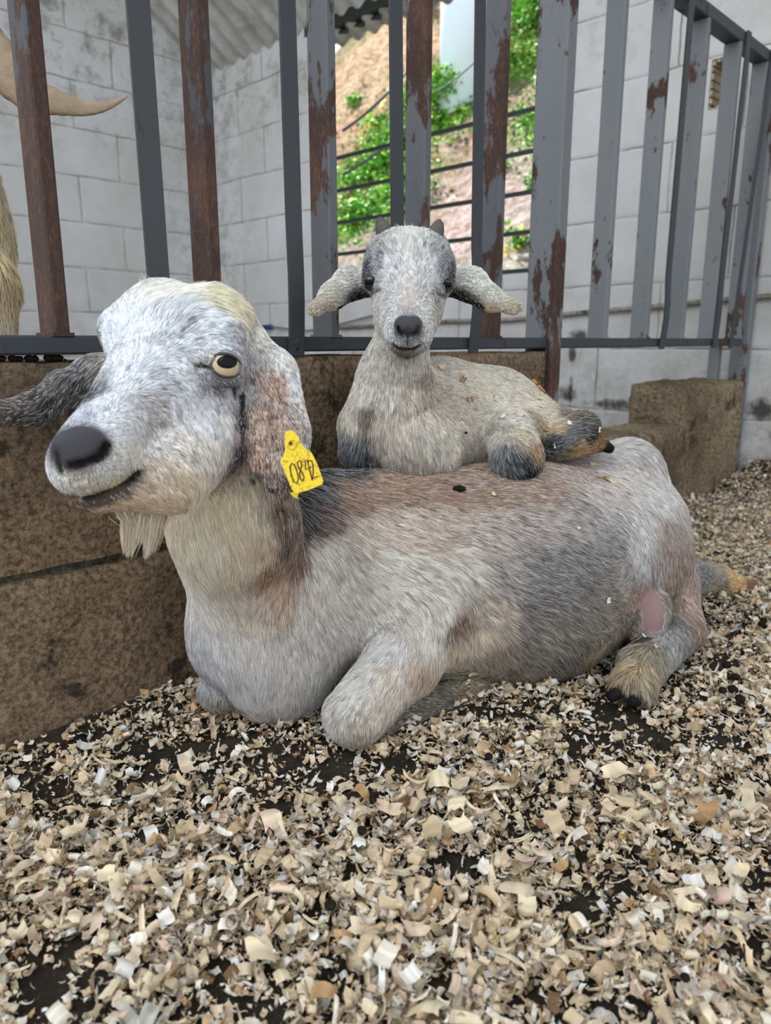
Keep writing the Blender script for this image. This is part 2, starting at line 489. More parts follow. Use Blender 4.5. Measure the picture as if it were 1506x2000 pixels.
# kerb wall the fence stands on (two courses of rough block)
CM = mat_conc('rough_kerb', (0.20, 0.15, 0.105), (0.13, 0.095, 0.065), spots=0.7)
sK1 = onF(1062, 750)[0]
ztopK = 0.4275
def rough_box(name, s0, s1, t0, t1, z0, z1, mat, res=0.02, amp=0.003, seed=1, top_round=0.01):
    """a worn block: subdivided box with noise on its faces, world coordinates"""
    def face(o, a, b, n):
        la, lb = np.linalg.norm(a), np.linalg.norm(b)
        na, nb = max(2, int(la / res) + 1), max(2, int(lb / res) + 1)
        A, B = np.meshgrid(np.linspace(0, 1, na), np.linspace(0, 1, nb), indexing='ij')
        v = o + A[..., None] * a + B[..., None] * b
        i = np.arange(na * nb).reshape(na, nb)
        q = np.stack([i[:-1, :-1], i[1:, :-1], i[1:, 1:], i[:-1, 1:]], -1).reshape(-1, 4)
        return v.reshape(-1, 3), q
    O = F(s0, t0, z0); a = U * (s1 - s0); b = V * (t1 - t0); c = ZA * (z1 - z0)
    vs, fs, n = [], [], 0
    for (o, x, y) in ((O, a, c), (O + b, c, a), (O, c, b), (O + a, b, c), (O + c, a, b)):
        v, q = face(o, x, y, None); vs.append(v); fs.append(q + n); n += len(v)
    v = np.vstack(vs); q = np.vstack(fs)
    ctr = O + (a + b + c) / 2
    out = np.empty_like(v)
    for i, p in enumerate(v):
        r = Vector(p) * 14 + Vector((seed, 0, 0))
        d = mnoise.noise_vector(r) * amp * 1.5 + mnoise.noise_vector(r * 4) * amp * 0.7
        # round towards the centre near edges
        l = np.array([(p - O) @ U / (s1 - s0), (p - O) @ V / (t1 - t0), (p[2] - z0) / (z1 - z0)])
        e = np.array([min(l[0], 1 - l[0]) * abs(s1 - s0), min(l[1], 1 - l[1]) * abs(t1 - t0), (1 - l[2]) * (z1 - z0)])
        e = np.sort(e)
        k = max(0, 1 - e[1] / top_round)
        out[i] = p + np.array(d) + (ctr - p) / np.linalg.norm(ctr - p) * k * k * top_round * 0.5
    # weld
    key = np.round(v / 1e-5).astype(np.int64)
    _, first, inv = np.unique(key, axis=0, return_index=True, return_inverse=True)
    return mesh_np(name, out[first], inv.ravel()[q], mat)
zj = onF(350, 1056)[1]
zj = 0.5 * (zj + onF(0, 1140)[1])
print('curb joint z', zj, 'sK1', sK1)
k1 = rough_box('kerb_upper_course', -0.75, sK1, -0.004, 0.13, zj + 0.004, ztopK, CM, 0.02, 0.0025, 2, 0.006)
k2 = rough_box('kerb_lower_course', -0.75, sK1 + 0.02, -0.006, 0.13, -0.05, zj - 0.004, CM, 0.02, 0.003, 5, 0.012)
mm = MB(); mm.box(F(-0.75, 0.006, zj - 0.01), U * (sK1 + 0.75), V * 0.1, ZA * 0.02)
k3 = mm.build('kerb_mortar_joint', mat_conc('mortar', (0.09, 0.085, 0.075), (0.05, 0.048, 0.04)))
CM2 = mat_conc('worn_kerb', (0.27, 0.225, 0.16), (0.14, 0.105, 0.07), spots=0.9, scale=0.8)
s_st0 = onF(1331, 850)[0]; s_st1 = onF(1442, 850)[0]
zlow = onF(1331, 832)[1]; zst = onF(1380, 748)[1]
k4 = rough_box('kerb_low_threshold', sK1 + 0.02, s_st0 + 0.02, -0.005, 0.15, -0.05, zlow, CM2, 0.016, 0.006, 9, 0.03)
k5 = rough_box('kerb_end_block', s_st0, s_st1, -0.008, 0.17, -0.05, zst, CM2, 0.016, 0.006, 14, 0.03)
for k in (k1, k2, k3, k4, k5): tag(k, kind='structure')

# ---------------------------------------------------------------- the fence
fence = empty('metal_fence', F(0.5, 0.02, RAILZ0), 'rusty grey steel bar fence standing on the concrete kerb behind the goats', 'fence')
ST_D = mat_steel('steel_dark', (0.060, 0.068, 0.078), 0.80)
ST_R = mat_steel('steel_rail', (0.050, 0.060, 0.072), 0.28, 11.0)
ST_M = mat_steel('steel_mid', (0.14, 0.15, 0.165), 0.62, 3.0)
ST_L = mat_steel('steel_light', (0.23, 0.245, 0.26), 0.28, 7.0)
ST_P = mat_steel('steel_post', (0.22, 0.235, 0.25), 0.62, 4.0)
ST_F = mat_steel('steel_flat', (0.055, 0.062, 0.070), 0.08, 5.0)
z_tr = onF(1506, 122, 0)[1]               # underside... of the top rail
TW, TD = 0.0175, 0.043
sT0 = onF(46, 0)[0]; sT5 = onF(1118, 0)[0]
dS = (sT5 - sT0) / 5
print('tube spacing', dS, 'top rail z', z_tr)
b = MB(); b.box(F(-0.8, 0.001, RAILZ0), V * TD, ZA * (RAILZ1 - RAILZ0), U * (onF(1450, 680)[0] + 0.8), 0.0025)
b.build('bottom_rail', ST_R, fence)
b = MB(); b.box(F(-0.8, 0.001, z_tr), V * TD, ZA * 0.03, U * (S_B + 0.8 - 0.01), 0.0025)
b.build('top_rail', ST_R, fence)
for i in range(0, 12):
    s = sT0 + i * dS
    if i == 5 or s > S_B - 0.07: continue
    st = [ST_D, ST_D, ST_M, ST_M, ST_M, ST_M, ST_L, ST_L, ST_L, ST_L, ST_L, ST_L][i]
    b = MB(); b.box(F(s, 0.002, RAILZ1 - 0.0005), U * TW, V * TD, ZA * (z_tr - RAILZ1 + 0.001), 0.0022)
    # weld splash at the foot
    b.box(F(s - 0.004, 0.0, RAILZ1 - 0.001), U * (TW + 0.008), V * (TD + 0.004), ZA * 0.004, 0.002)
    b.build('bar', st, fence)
# gate post (wider, runs to the ground), end post
pz = -0.05
b = MB(); b.box(F(sT5 - 0.028, -0.012, pz), U * 0.034, V * 0.068, ZA * (z_tr + 0.05 - pz), 0.003)
b.build('post', ST_P, fence)
b = MB(); b.box(F(sK1 + 0.004, 0.0, 0.22), U * 0.03, V * 0.05, ZA * (RAILZ0 - 0.22), 0.002)
b.build('hinge_post', plain('blue_black_steel', srgb(34, 40, 50), 0.5), fence)
b = MB(); b.box(F(S_B - 0.055, 0.0, pz), U * 0.035, V * 0.05, ZA * (z_tr + 0.05 - pz), 0.003)
b.build('post', ST_L, fence)
sp = onF(1400, 710, 0.06)[0]
b = MB(); b.box(F(sp - 0.02, 0.05, zst - 0.02), U * 0.03, V * 0.03, ZA * (RAILZ0 - zst + 0.02), 0.003)
b.build('post', ST_L, fence)
# flat straps screwed on the front of the rail, foot bent outwards
def flat(pt, pb, wide=0.028, ztop_=None, bend=0.0, screw=True):
    """pt: pixel of its left edge near the top, pb: pixel of its left edge at the foot"""
    s_t, zt = onF(*pt, -0.004); s_b, _ = onF(*pb, -0.004)
    zt = ztop_ or z_tr + 0.03
    N = 22
    v, f = [], []
    for k in range(N + 1):
        a = k / N
        z = (RAILZ0 - 0.006) * (1 - a) + zt * a
        e = max(0.0, 1 - (z - RAILZ0) / 0.16)
        dy = -0.0045 - bend * math.sin(min(1.0, e) * math.pi) * 0.7
        ss = s_b + (s_t - s_b) * (z - RAILZ0) / (zt - RAILZ0) + bend * 0.6 * (1 - e if e > 0 else 1)
        for (ds, dt) in ((0, 0), (wide, 0), (wide, 0.0038), (0, 0.0038)):
            v.append(F(ss + ds, dy + dt, z))
    for k in range(N):
        q = k * 4
        for j in range(4):
            j2 = (j + 1) % 4
            f.append((q + j, q + j2, q + 4 + j2, q + 4 + j))
    f.append((3, 2, 1, 0)); f.append((4 * N, 4 * N + 1, 4 * N + 2, 4 * N + 3))
    o = mesh_np('flat_bar', np.array(v), f, ST_F, fence, smooth=False)
    if screw:
        c = F(s_b + wide * 0.5, -0.0045, RAILZ0 + 0.013)
        b = MB(); b.tube([c, c - V * 0.0018], [0.0052, 0.0046], 14); b.tube([c - V * 0.0017, c - V * 0.0028], [0.0030, 0.0026], 8)
        b.build('screw', ST_D, o)
        c = F(s_b + wide * 0.5, -0.0046, RAILZ0 + 0.0035)
        MB().tube([c, c - V * 0.0004], [0.0024, 0.0024], 10).build('screw_hole', plain('hole_black', (0.004, 0.004, 0.004), 0.9), o)
flat((240, 0), (300, 680), 0.028)
flat((540, 0), (566, 690), 0.026, bend=0.004)
flat((757, 0), (768, 690), 0.026)
flat((922, 0), (916, 690), 0.026, bend=0.010)
flat((1346, 0), (1288, 682), 0.026, bend=0.008, screw=False)
flat((1452, 150), (1392, 682), 0.026, bend=0.004, screw=False)
flat((1494, 240), (1424, 682), 0.022, bend=0.002, screw=False)

# droppings wedged on the kerb, under the rail
def lump(name, c, r, mat, seed, squash=0.8, seg=12):
    vs, fs = [], []
    R = 8
    for i in range(R + 1):
        th = math.pi * i / R
        for k in range(seg):
            ph = 2 * math.pi * k / seg
            d = Vector((math.sin(th) * math.cos(ph), math.sin(th) * math.sin(ph), math.cos(th) * squash))
            kk = 1 + 0.22 * mnoise.noise(d * 2.2 + Vector((seed, seed, 0)))
            vs.append(np.array(c) + np.array(d) * r * kk)
    for i in range(R):
        for k in range(seg):
            k2 = (k + 1) % seg
            fs.append((i * seg + k, (i + 1) * seg + k, (i + 1) * seg + k2, i * seg + k2))
    return mesh_np(name, np.array(vs), fs, mat, origin=c)
dung = mat_conc('dung', (0.02, 0.017, 0.013), (0.012, 0.01, 0.008), spots=0.2)
for k, (px_, rp) in enumerate(((8, 9), (30, 9), (43, 8), (62, 9), (74, 8), (100, 9), (113, 9), (122, 8), (133, 3))):
    s, z = onF(px_, 703, 0.004)
    zc_ = pix(F(s, 0.004, ztopK))[2]
    r = rp / FPX * zc_
    r = min(r, 0.0058)
    o = lump('dropping', F(s, 0.012, ztopK + r * 0.7), r, dung, k)
    tag(o, 'small black dropping wedged in the gap between kerb top and bottom rail', 'dropping', 'droppings under the rail')
# ---------------------------------------------------------------- floor and bedding
def vnoise(x, y, scale, seed=0):
    """smooth value noise on arrays"""
    x = np.asarray(x) * scale + 31.7 * seed; y = np.asarray(y) * scale + 17.3 * seed
    xi, yi = np.floor(x).astype(int), np.floor(y).astype(int)
    fx, fy = x - xi, y - yi
    fx, fy = fx * fx * (3 - 2 * fx), fy * fy * (3 - 2 * fy)
    def h(a, b):
        n = (a * 374761393 + b * 668265263 + seed * 1442695041) & 0x7fffffff
        n = ((n ^ (n >> 13)) * 1274126177) & 0x7fffffff
        return ((n ^ (n >> 16)) & 0xffff) / 65535.0
    return (h(xi, yi) * (1 - fx) + h(xi + 1, yi) * fx) * (1 - fy) + (h(xi, yi + 1) * (1 - fx) + h(xi + 1, yi + 1) * fx) * fy
def fbm(x, y, scale, seed=0, oct=4):
    t, a, s = 0, 0.5, 0
    for k in range(oct):
        t = t + a * vnoise(x, y, scale * 2 ** k, seed + k); s += a; a *= 0.5
    return t / s

def floor_h(x, y):
    p = np.stack([np.asarray(x, float), np.asarray(y, float)], -1)
    s = (p - F0[:2]) @ U[:2]; t = (p - F0[:2]) @ V[:2]
    h = -0.022 + 0.016 * fbm(x, y, 7, 3)
    # dirt heaped against the back wall, right of the end block
    w = np.clip(1 - (S_B - s) / 0.30, 0, 1)
    h = h + 0.10 * w * w * np.clip((0.05 - t) / 0.1, 0, 1)
    # litter pushed up against the kerb
    k = np.clip(1 - (-t) / 0.12, 0, 1)
    h = h + 0.018 * k * k
    return h
# dark trodden patches of thinned litter; by the doe's belly they imitate her shadow: (pixel x, pixel y, radius m)
DARK = [(120, 1950, .05), (60, 1880, .04), (640, 1500, .07), (560, 1450, .07), (420, 1430, .05), (300, 1470, .05), (780, 1470, .05), (1060, 1370, .05), (1150, 1400, .05),
        (1240, 1400, .06), (1320, 1330, .06), (1180, 1450, .06), (950, 1380, .05), (530, 1570, .035), (470, 1530, .03), (1090, 1590, .035), (880, 1700, .03),
        (630, 1640, .02), (1480, 1860, .03), (1330, 1900, .025), (860, 1600, .022), (650, 1890, .022), (1470, 1720, .04), (1200, 1360, .04), (1400, 1290, .04),
        (1480, 870, .16), (1440, 1240, .03), (60, 1500, .05), (170, 1440, .05), (20, 1780, .02), (860, 1920, .02), (1150, 1770, .025), (330, 1610, .025), (1380, 1440, .05), (700, 1700, .018), (250, 1540, .03), (90, 1530, .03), (1290, 1480, .04), (780, 1640, .018), (1000, 1640, .02)]
DK = np.array([[*ground(a, b)[:2], c] for a, b, c in DARK])
def litter(x, y):
    """how much litter lies at a point, 0..1"""
    d = 1.0 - 0.55 * np.clip((fbm(x, y, 20, 11, 4) - 0.54) / 0.08, 0, 1)
    for (a, b, r) in DK:
        q = np.hypot(x - a, y - b) / r + 0.9 * (fbm(x, y, 30, 5, 2) - 0.5)
        d = d * (1 - 0.72 * np.clip(1.25 - q, 0, 1))
    return d
gx = np.concatenate([np.arange(-1.2, -0.9, 0.05), np.arange(-0.9, 1.4, 0.012), np.arange(1.4, 3.6, 0.05)])
gy = np.concatenate([np.arange(-0.8, 0.2, 0.04), np.arange(0.2, 1.5, 0.012), np.arange(1.5, 3.4, 0.04)])
X, Y = np.meshgrid(gx, gy, indexing='ij')
Zf = floor_h(X, Y) + 0.006 * (fbm(X, Y, 60, 8, 3) - 0.5)
i = np.arange(X.size).reshape(X.shape)
q = np.stack([i[:-1, :-1], i[1:, :-1], i[1:, 1:], i[:-1, 1:]], -1).reshape(-1, 4)
fm = MT('trodden_dirt')
c = fm.mix(fm.ramp(fm.noise(22, 7, 0.7), [(0.35, 0), (0.65, 1)]), (0.022, 0.018, 0.013), (0.060, 0.046, 0.030))
c = fm.mix(fm.ramp(fm.noise(150, 4, 0.8), [(0.58, 0), (0.68, 0.6)]), c, (0.20, 0.16, 0.10))
fm.bump(fm.noise(90, 7, 0.8), 1.0, 0.006)
fl = mesh_np('floor', np.stack([X, Y, Zf], -1).reshape(-1, 3), q, fm.fin(c, 0.8, 0.3))
tag(fl, kind='structure')
# rough ground around, far beyond the litter (camera side and the next pen)
gb = MB(); gb.box((-5, -4, -0.08), (10, 0, 0), (0, 11, 0), (0, 0, 0.045))
tag(gb.build('floor_surround', fm.m), kind='structure')

# ---- shavings
def chip_template(r, seed):
    """a curled plane shaving: arrays of verts (unit metres) and quads"""
    kind = r.random()
    L = r.uniform(0.009, 0.021); W = r.uniform(0.006, 0.013)
    if kind < 0.28: W *= 0.35; L *= 1.25
    if kind > 0.93: L *= 1.5; W *= 1.1
    turn = abs(r.normal(0, 1.3)) + 0.7
    if kind > 0.72: turn = r.uniform(3.0, 7.0)
    nu, nv = (7 if turn < 2.5 else 11), 5
    Rr = L / turn
    u = np.linspace(0, 1, nu); v = np.linspace(-0.5, 0.5, nv)
    UU, VV = np.meshgrid(u, v, indexing='ij')
    # ragged outline
    j1 = r.uniform(-0.11, 0.11, nv); j2 = r.uniform(-0.15, 0.15, nv)
    UU = UU + np.where(UU < 0.3, j1[None, :] * (1 - UU / 0.3), 0) + np.where(UU > 0.7, j2[None, :] * (UU - 0.7) / 0.3, 0)
    taper = 1 - r.uniform(0, 0.32) * UU ** 2
    edge = 1 + r.uniform(-0.10, 0.10, (nu, nv))
    a = (UU - 0.5) * turn
    rad = Rr * (1 + 0.10 * UU * turn / 3)
    skew = r.uniform(-0.35, 0.35)
    x = rad * np.sin(a); z = rad * (1 - np.cos(a)) ; y = VV * W * taper * edge + skew * UU * W
    z = z - (z.mean())
    z = z + r.normal(0, 0.00025, z.shape) + r.uniform(-1, 1) * 0.0018 * (VV ** 2) * 4 * (L / 0.015)
    vs = np.stack([x, y, z], -1).reshape(-1, 3)
    i = np.arange(nu * nv).reshape(nu, nv)
    q = np.stack([i[:-1, :-1], i[1:, :-1], i[1:, 1:], i[:-1, 1:]], -1).reshape(-1, 4)
    # growth-ring stripes along the width
    st = 0.92 + 0.13 * np.sin(UU * r.uniform(8, 26) + r.uniform(0, 6))
    return vs, q, st.reshape(-1), L
def chip_color(r, n=1):
    base = np.array([srgb(226, 208, 174), srgb(214, 190, 152), srgb(231, 222, 204), srgb(224, 200, 172), srgb(205, 172, 126), srgb(229, 226, 218), srgb(196, 156, 106), srgb(128, 98, 66), srgb(218, 188, 166)])
    pr = np.array([.31, .18, .21, .10, .05, .07, .02, .025, .035])
    base = base * 0.90 + base.mean(1)[:, None] * 0.12
    k = r.choice(len(base), n, p=pr / pr.sum())
    return base[k] * r.uniform(0.80, 1.14, (n, 1))
def rots(r, n, tilt):
    """random rotation matrices, mostly lying flat"""
    yaw = r.uniform(0, 2 * np.pi, n); th = r.normal(0, tilt, n); ps = r.normal(0, tilt, n)
    flip = r.random(n) < 0.35
    cy, sy, ct, st, cp, sp = np.cos(yaw), np.sin(yaw), np.cos(th), np.sin(th), np.cos(ps), np.sin(ps)
    Z_, O_ = np.zeros(n), np.ones(n)
    Rz = np.stack([cy, -sy, Z_, sy, cy, Z_, Z_, Z_, O_], -1).reshape(n, 3, 3)
    Rx = np.stack([O_, Z_, Z_, Z_, ct, -st, Z_, st, ct], -1).reshape(n, 3, 3)
    Ry = np.stack([cp, Z_, sp, Z_, O_, Z_, -sp, Z_, cp], -1).reshape(n, 3, 3)
    f = np.where(flip, -1.0, 1.0)
    Fl = np.stack([O_, Z_, Z_, Z_, f, Z_, Z_, Z_, f], -1).reshape(n, 3, 3)
    return Rz @ Rx @ Ry @ Fl
templates = [chip_template(rng, k) for k in range(70)]
chip_mat = MT('wood_shaving')
_a = chip_mat.n('ShaderNodeAttribute', attribute_name='col').outputs['Color']
chip_mat.fin(_a, 0.65, 0.25)
chip_mat.b.inputs['Subsurface Weight'].default_value = 0.0
chip_mat = chip_mat.m

def in_kerb(x, y, pad=0.0):
    p = np.stack([x, y], -1); s = (p - F0[:2]) @ U[:2]; t = (p - F0[:2]) @ V[:2]
    return (t > -pad) | (s > S_B - pad)
def sample_spots(r, n):
    """ground points, dense near the camera, only where the frame sees floor"""
    px_ = r.uniform(-180, 1690, n * 3); 
    y = r.uniform(0.34, 2.6, n * 3)
    # density ~ 1/y
    keep = r.random(n * 3) < np.clip(0.62 / y, 0, 1) ** 0.55
    D = y * math.cos(TH) + (H) * math.sin(TH)
    x = (px_ - CX) / FPX * D
    keep &= r.random(n * 3) < np.clip(D / 2.2, 0, 1)
    keep &= ~in_kerb(x, y, 0.015)
    x, y = x[keep], y[keep]
    return x, y
allv, allq, allc = [], [], []
nv_tot = 0
def outer_spots(r, n):
    """the bedding goes on outside what the frame shows"""
    x = r.uniform(-1.0, 2.6, n); y = r.uniform(-0.6, 3.0, n)
    D = y * math.cos(TH) + H * math.sin(TH)
    ppx = CX + FPX * x / np.maximum(D, 0.05)
    m = ((y < 0.36) | (ppx < -160) | (ppx > 1670)) & ~in_kerb(x, y, 0.02)
    return x[m], y[m]
def scatter(N, zlo, zhi, size, tilt, thr, outer=False):
    global nv_tot
    x, y = outer_spots(rng, N) if outer else sample_spots(rng, N)
    dn = litter(x, y)
    keep = rng.random(len(x)) < np.clip((dn - thr) / (1 - thr), 0, 1)
    x, y, dn = x[keep], y[keep], dn[keep]
    z = floor_h(x, y) + 0.004 + rng.uniform(zlo, zhi, len(x)) * np.clip(dn, 0.15, 1)
    ti = rng.integers(0, len(templates), len(x))
    R = rots(rng, len(x), tilt)
    sc = rng.uniform(0.55, 1.15, len(x)) * size
    cols = chip_color(rng, len(x))
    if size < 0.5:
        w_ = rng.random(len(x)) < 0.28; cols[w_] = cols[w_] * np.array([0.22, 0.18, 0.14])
    for k, (vs, q, st, L) in enumerate(templates):
        m = np.where(ti == k)[0]
        if len(m) == 0: continue
        W = np.einsum('nij,vj->nvi', R[m], vs) * sc[m][:, None, None]
        W += np.stack([x[m], y[m], z[m]], -1)[:, None, :]
        allv.append(W.reshape(-1, 3))
        allc.append((cols[m][:, None, :] * st[None, :, None]).reshape(-1, 3))
        n = len(vs)
        allq.append((q[None] + (np.arange(len(m)) * n)[:, None, None] + nv_tot).reshape(-1, 4))
        nv_tot += n * len(m)
    return len(x)
n_ = 0
n_ += scatter(36000, -0.004, 0.004, 0.75, 0.25, 0.0)
n_ += scatter(46000, 0.000, 0.014, 0.85, 0.42, 0.15)
n_ += scatter(20000, 0.010, 0.022, 1.08, 0.50, 0.3)
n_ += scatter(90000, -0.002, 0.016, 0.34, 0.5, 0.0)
n_ += scatter(52000, 0.0, 0.016, 1.15, 0.4, 0.1, True)
print('chips', n_, 'verts', nv_tot)
ch = mesh_np('wood_shavings', np.vstack(allv), np.vstack(allq), chip_mat, cols=np.vstack(allc))
tag(ch, 'thick bedding of pale curled wood shavings spread over the dark floor', 'bedding', kind='stuff')
del allv, allq, allc

# loose single shavings lying on top, each its own object (shared mesh data)
def chip_mesh(k, sc=1.0, col=None):
    vs, q, st, L = templates[k % len(templates)]
    me = bpy.data.meshes.new('wood_shaving')
    me.from_pydata([tuple(v) for v in vs * sc], [], [tuple(int(a) for a in f) for f in q]); me.update()
    me.polygons.foreach_set('use_smooth', np.ones(len(me.polygons), dtype=bool))
    a = me.attributes.new('col', 'FLOAT_COLOR', 'POINT')
    c = np.ones((len(vs), 4), dtype=np.float32); c[:, :3] = (chip_color(rng, 1) if col is None else np.array(col)[None]) * st[:, None]
    a.data.foreach_set('color', c.ravel())
    me.materials.append(chip_mat)
    md_th = None
    return me
chip_meshes = [chip_mesh(k, 1.4) for k in range(60)]
x, y = sample_spots(rng, 6000)
ok = (y < 1.15) & (litter(x, y) > 0.45)
x, y = x[ok], y[ok]
sel = []
for a, b_ in zip(x, y):
    ppx, ppy, _z = pix((a, b_, 0.015))
    if not (15 < ppx < 1490 and 1480 < ppy < 1985): continue
    if all((a - c_) ** 2 + (b_ - d_) ** 2 > 0.021 ** 2 for c_, d_ in sel): sel.append((a, b_))
    if len(sel) >= 240: break
for k, (a, b_) in enumerate(sel):
    o = bpy.data.objects.new('wood_shaving', chip_meshes[k % 60]); link(o)
    o.location = (a, b_, float(floor_h(a, b_)) + 0.026)
    o.rotation_euler = (rng.normal(0, 0.3) + (math.pi if rng.random() < 0.4 else 0), rng.normal(0, 0.3), rng.uniform(0, 6.28))
    o.scale = (rng.uniform(0.8, 1.2),) * 3
    tag(o, 'large pale curled wood shaving lying loose on top of the bedding in the foreground', 'wood shaving', 'loose shavings on the foreground bedding')

# droppings on the bedding
DP = [(1115, 1462, 7), (1263, 1530, 8), (706, 1618, 10), (655, 1405 + 20, 9), (645, 1760, 12), (955, 1468, 8), (1290, 1448, 7), (1010, 1500, 6), (1420, 1295, 9), (1421, 1315, 9), (1437, 1316, 9),
      (1432, 1342, 10), (1446, 1361, 10), (1412, 1345, 8), (1489, 1215, 8), (1492, 1207, 7), (400, 1412, 6), (1245, 1650, 9), (560, 1590, 9), (1340, 1893, 10), (840, 1700, 10), (1095, 1480, 8), (230, 1460, 8)]
for k, (a, b_, rp) in enumerate(DP):
    g = ground(a, b_, 0.012); zc_ = pix(g)[2]; r = rp / FPX * zc_
    g[2] = float(floor_h(g[0], g[1])) + 0.022
    o = lump('goat_dropping', g, r, dung, 40 + k)
    tag(o, 'small round black dropping lying on the pale shavings', 'dropping', 'droppings on the bedding')

# ---------------------------------------------------------------- outside, beyond the window
def hillz(s, t, x=None):
    d = s - S_B - 0.9
    base = -0.2 + 0.95 * np.clip(d, 0, None) + 0.10 * np.clip(d, 0, None) ** 1.1
    base = base + 0.30 * (fbm(s, t, 0.8, 21, 3) - 0.5) + 0.22 * (fbm(s, t, 3.0, 23, 4) - 0.5)
    return base
sg = np.arange(S_B + 0.4, S_B + 6.5, 0.035); tg = np.arange(-1.5, 7.5, 0.035)
S_, T_ = np.meshgrid(sg, tg, indexing='ij')
Zh = hillz(S_, T_)
vv = (F0 + S_[..., None] * U + T_[..., None] * V + Zh[..., None] * ZA).reshape(-1, 3)
i = np.arange(S_.size).reshape(S_.shape)
q = np.stack([i[:-1, :-1], i[:-1, 1:], i[1:, 1:], i[1:, :-1]], -1).reshape(-1, 4)
# soil and plant colours given at spots of the slope
HC = [(700, 120, (200, 176, 150)), (740, 90, (206, 184, 158)), (690, 60, (150, 150, 120)), (720, 175, (200, 178, 154)), (800, 120, (196, 172, 148)), (820, 180, (96, 130, 50)),
      (700, 250, (190, 160, 140)), (760, 280, (108, 150, 52)), (720, 330, (110, 150, 60)), (800, 340, (86, 150, 42)), (700, 380, (150, 140, 110)), (760, 400, (92, 150, 52)),
      (690, 430, (110, 155, 60)), (740, 460, (180, 165, 160)), (700, 480, (190, 178, 175)), (790, 420, (170, 160, 150)), (860, 330, (170, 160, 130)), (900, 270, (190, 170, 160)), (900, 360, (200, 184, 180)),
      (950, 250, (185, 160, 140)), (880, 230, (110, 150, 50)), (940, 150, (96, 150, 56)), (1030, 120, (140, 160, 90)), (1030, 40, (110, 150, 70)), (1050, 180, (190, 180, 160)), (1000, 220, (190, 170, 160)),
      (930, 330, (200, 182, 180)), (960, 400, (200, 184, 184)), (1040, 300, (190, 185, 175)), (1040, 250, (160, 175, 130)), (900, 440, (205, 188, 188)), (1030, 420, (196, 188, 186)), (1010, 500, (190, 188, 180)), (1000, 60, (100, 110, 70))]
def hill_hit(px, py):
    r = ray(px, py)
    ks = np.arange(2.4, 11, 0.02)
    p = CAM + ks[:, None] * r; d = p - F0
    s, t = d @ U, d @ V
    m = (s > S_B + 0.4) & (p[:, 2] < hillz(s, t))
    return p[np.argmax(m)] if m.any() else CAM + r * 6
hp = np.array([hill_hit(a, b_) for a, b_, _ in HC]); hc = np.array([srgb(*c) for *_, c in HC])
vc = np.zeros((len(vv), 3)); ws = np.zeros(len(vv))
jit = (fbm(S_, T_, 5, 31, 3).ravel() - 0.5) * 0.35
for p, c in zip(hp, hc):
    d2 = (vv[:, 0] - p[0] + jit) ** 2 + (vv[:, 1] - p[1]) ** 2 + (vv[:, 2] - p[2] - jit) ** 2
    w = 1 / (d2 + 0.01) ** 2.2
    vc += w[:, None] * c; ws += w
vc /= ws[:, None]
vc *= (0.75 + 0.5 * fbm(S_, T_, 9, 41, 4).ravel())[:, None]
hm = MT('hill_soil')
hcx = hm.n('ShaderNodeAttribute', attribute_name='col').outputs['Color']
hcx = hm.mix(hm.ramp(hm.noise(12, 7, 0.75), [(0.4, 0), (0.6, 1)]), hcx, hm.mix(1.0, hcx, (0.5, 0.44, 0.38), 'MULTIPLY'))
hcx = hm.mix(hm.ramp(hm.noise(34, 6, 0.8), [(0.50, 0), (0.60, 0.7)]), hcx, hm.mix(1.0, hcx, (0.38, 0.34, 0.30), 'MULTIPLY'))
hm.bump(hm.noise(16, 8, 0.75), 1.0, 0.08)
hill = mesh_np('hillside', vv, q, hm.fin(hcx, 0.95, 0.05), cols=vc)
tag(hill, kind='structure')

# water tank on the slope
leaf_cols = [srgb(104, 168, 50), srgb(76, 140, 40), srgb(132, 186, 70), srgb(60, 112, 40)]
tb = hill_hit(905, 215); tzc = pix(tb)[2] + 0.25
tc = P(908, 190, tzc); tr = 50 / FPX * tzc
tank = empty('water_tank', tc, 'tall pale blue cylindrical water tank standing on the slope outside the window', 'tank')
b = MB()
ztop_t = P(908, 14, tzc)[2]
prof = [(tc[2] - 0.6, tr), (ztop_t - 0.02, tr), (ztop_t, tr * 1.03), (ztop_t + 0.03, tr * 1.03), (ztop_t + 0.05, tr), (ztop_t + 0.16, tr * 0.93), (ztop_t + 0.26, tr * 0.75), (ztop_t + 0.31, tr * 0.4)]
b.tube([np.array([tc[0], tc[1], z]) for z, r in prof], [r for z, r in prof], 40)
tm = plain('tank_paint', (0.62, 0.72, 0.82), 0.4, 0.5)
b.build('tank_body', tm, tank, smooth=True)
b = MB(); b.tube([np.array([tc[0], tc[1], ztop_t + 0.30]), np.array([tc[0], tc[1], ztop_t + 0.36])], [tr * 0.36, tr * 0.34], 24); b.build('tank_lid', tm, tank, smooth=True)

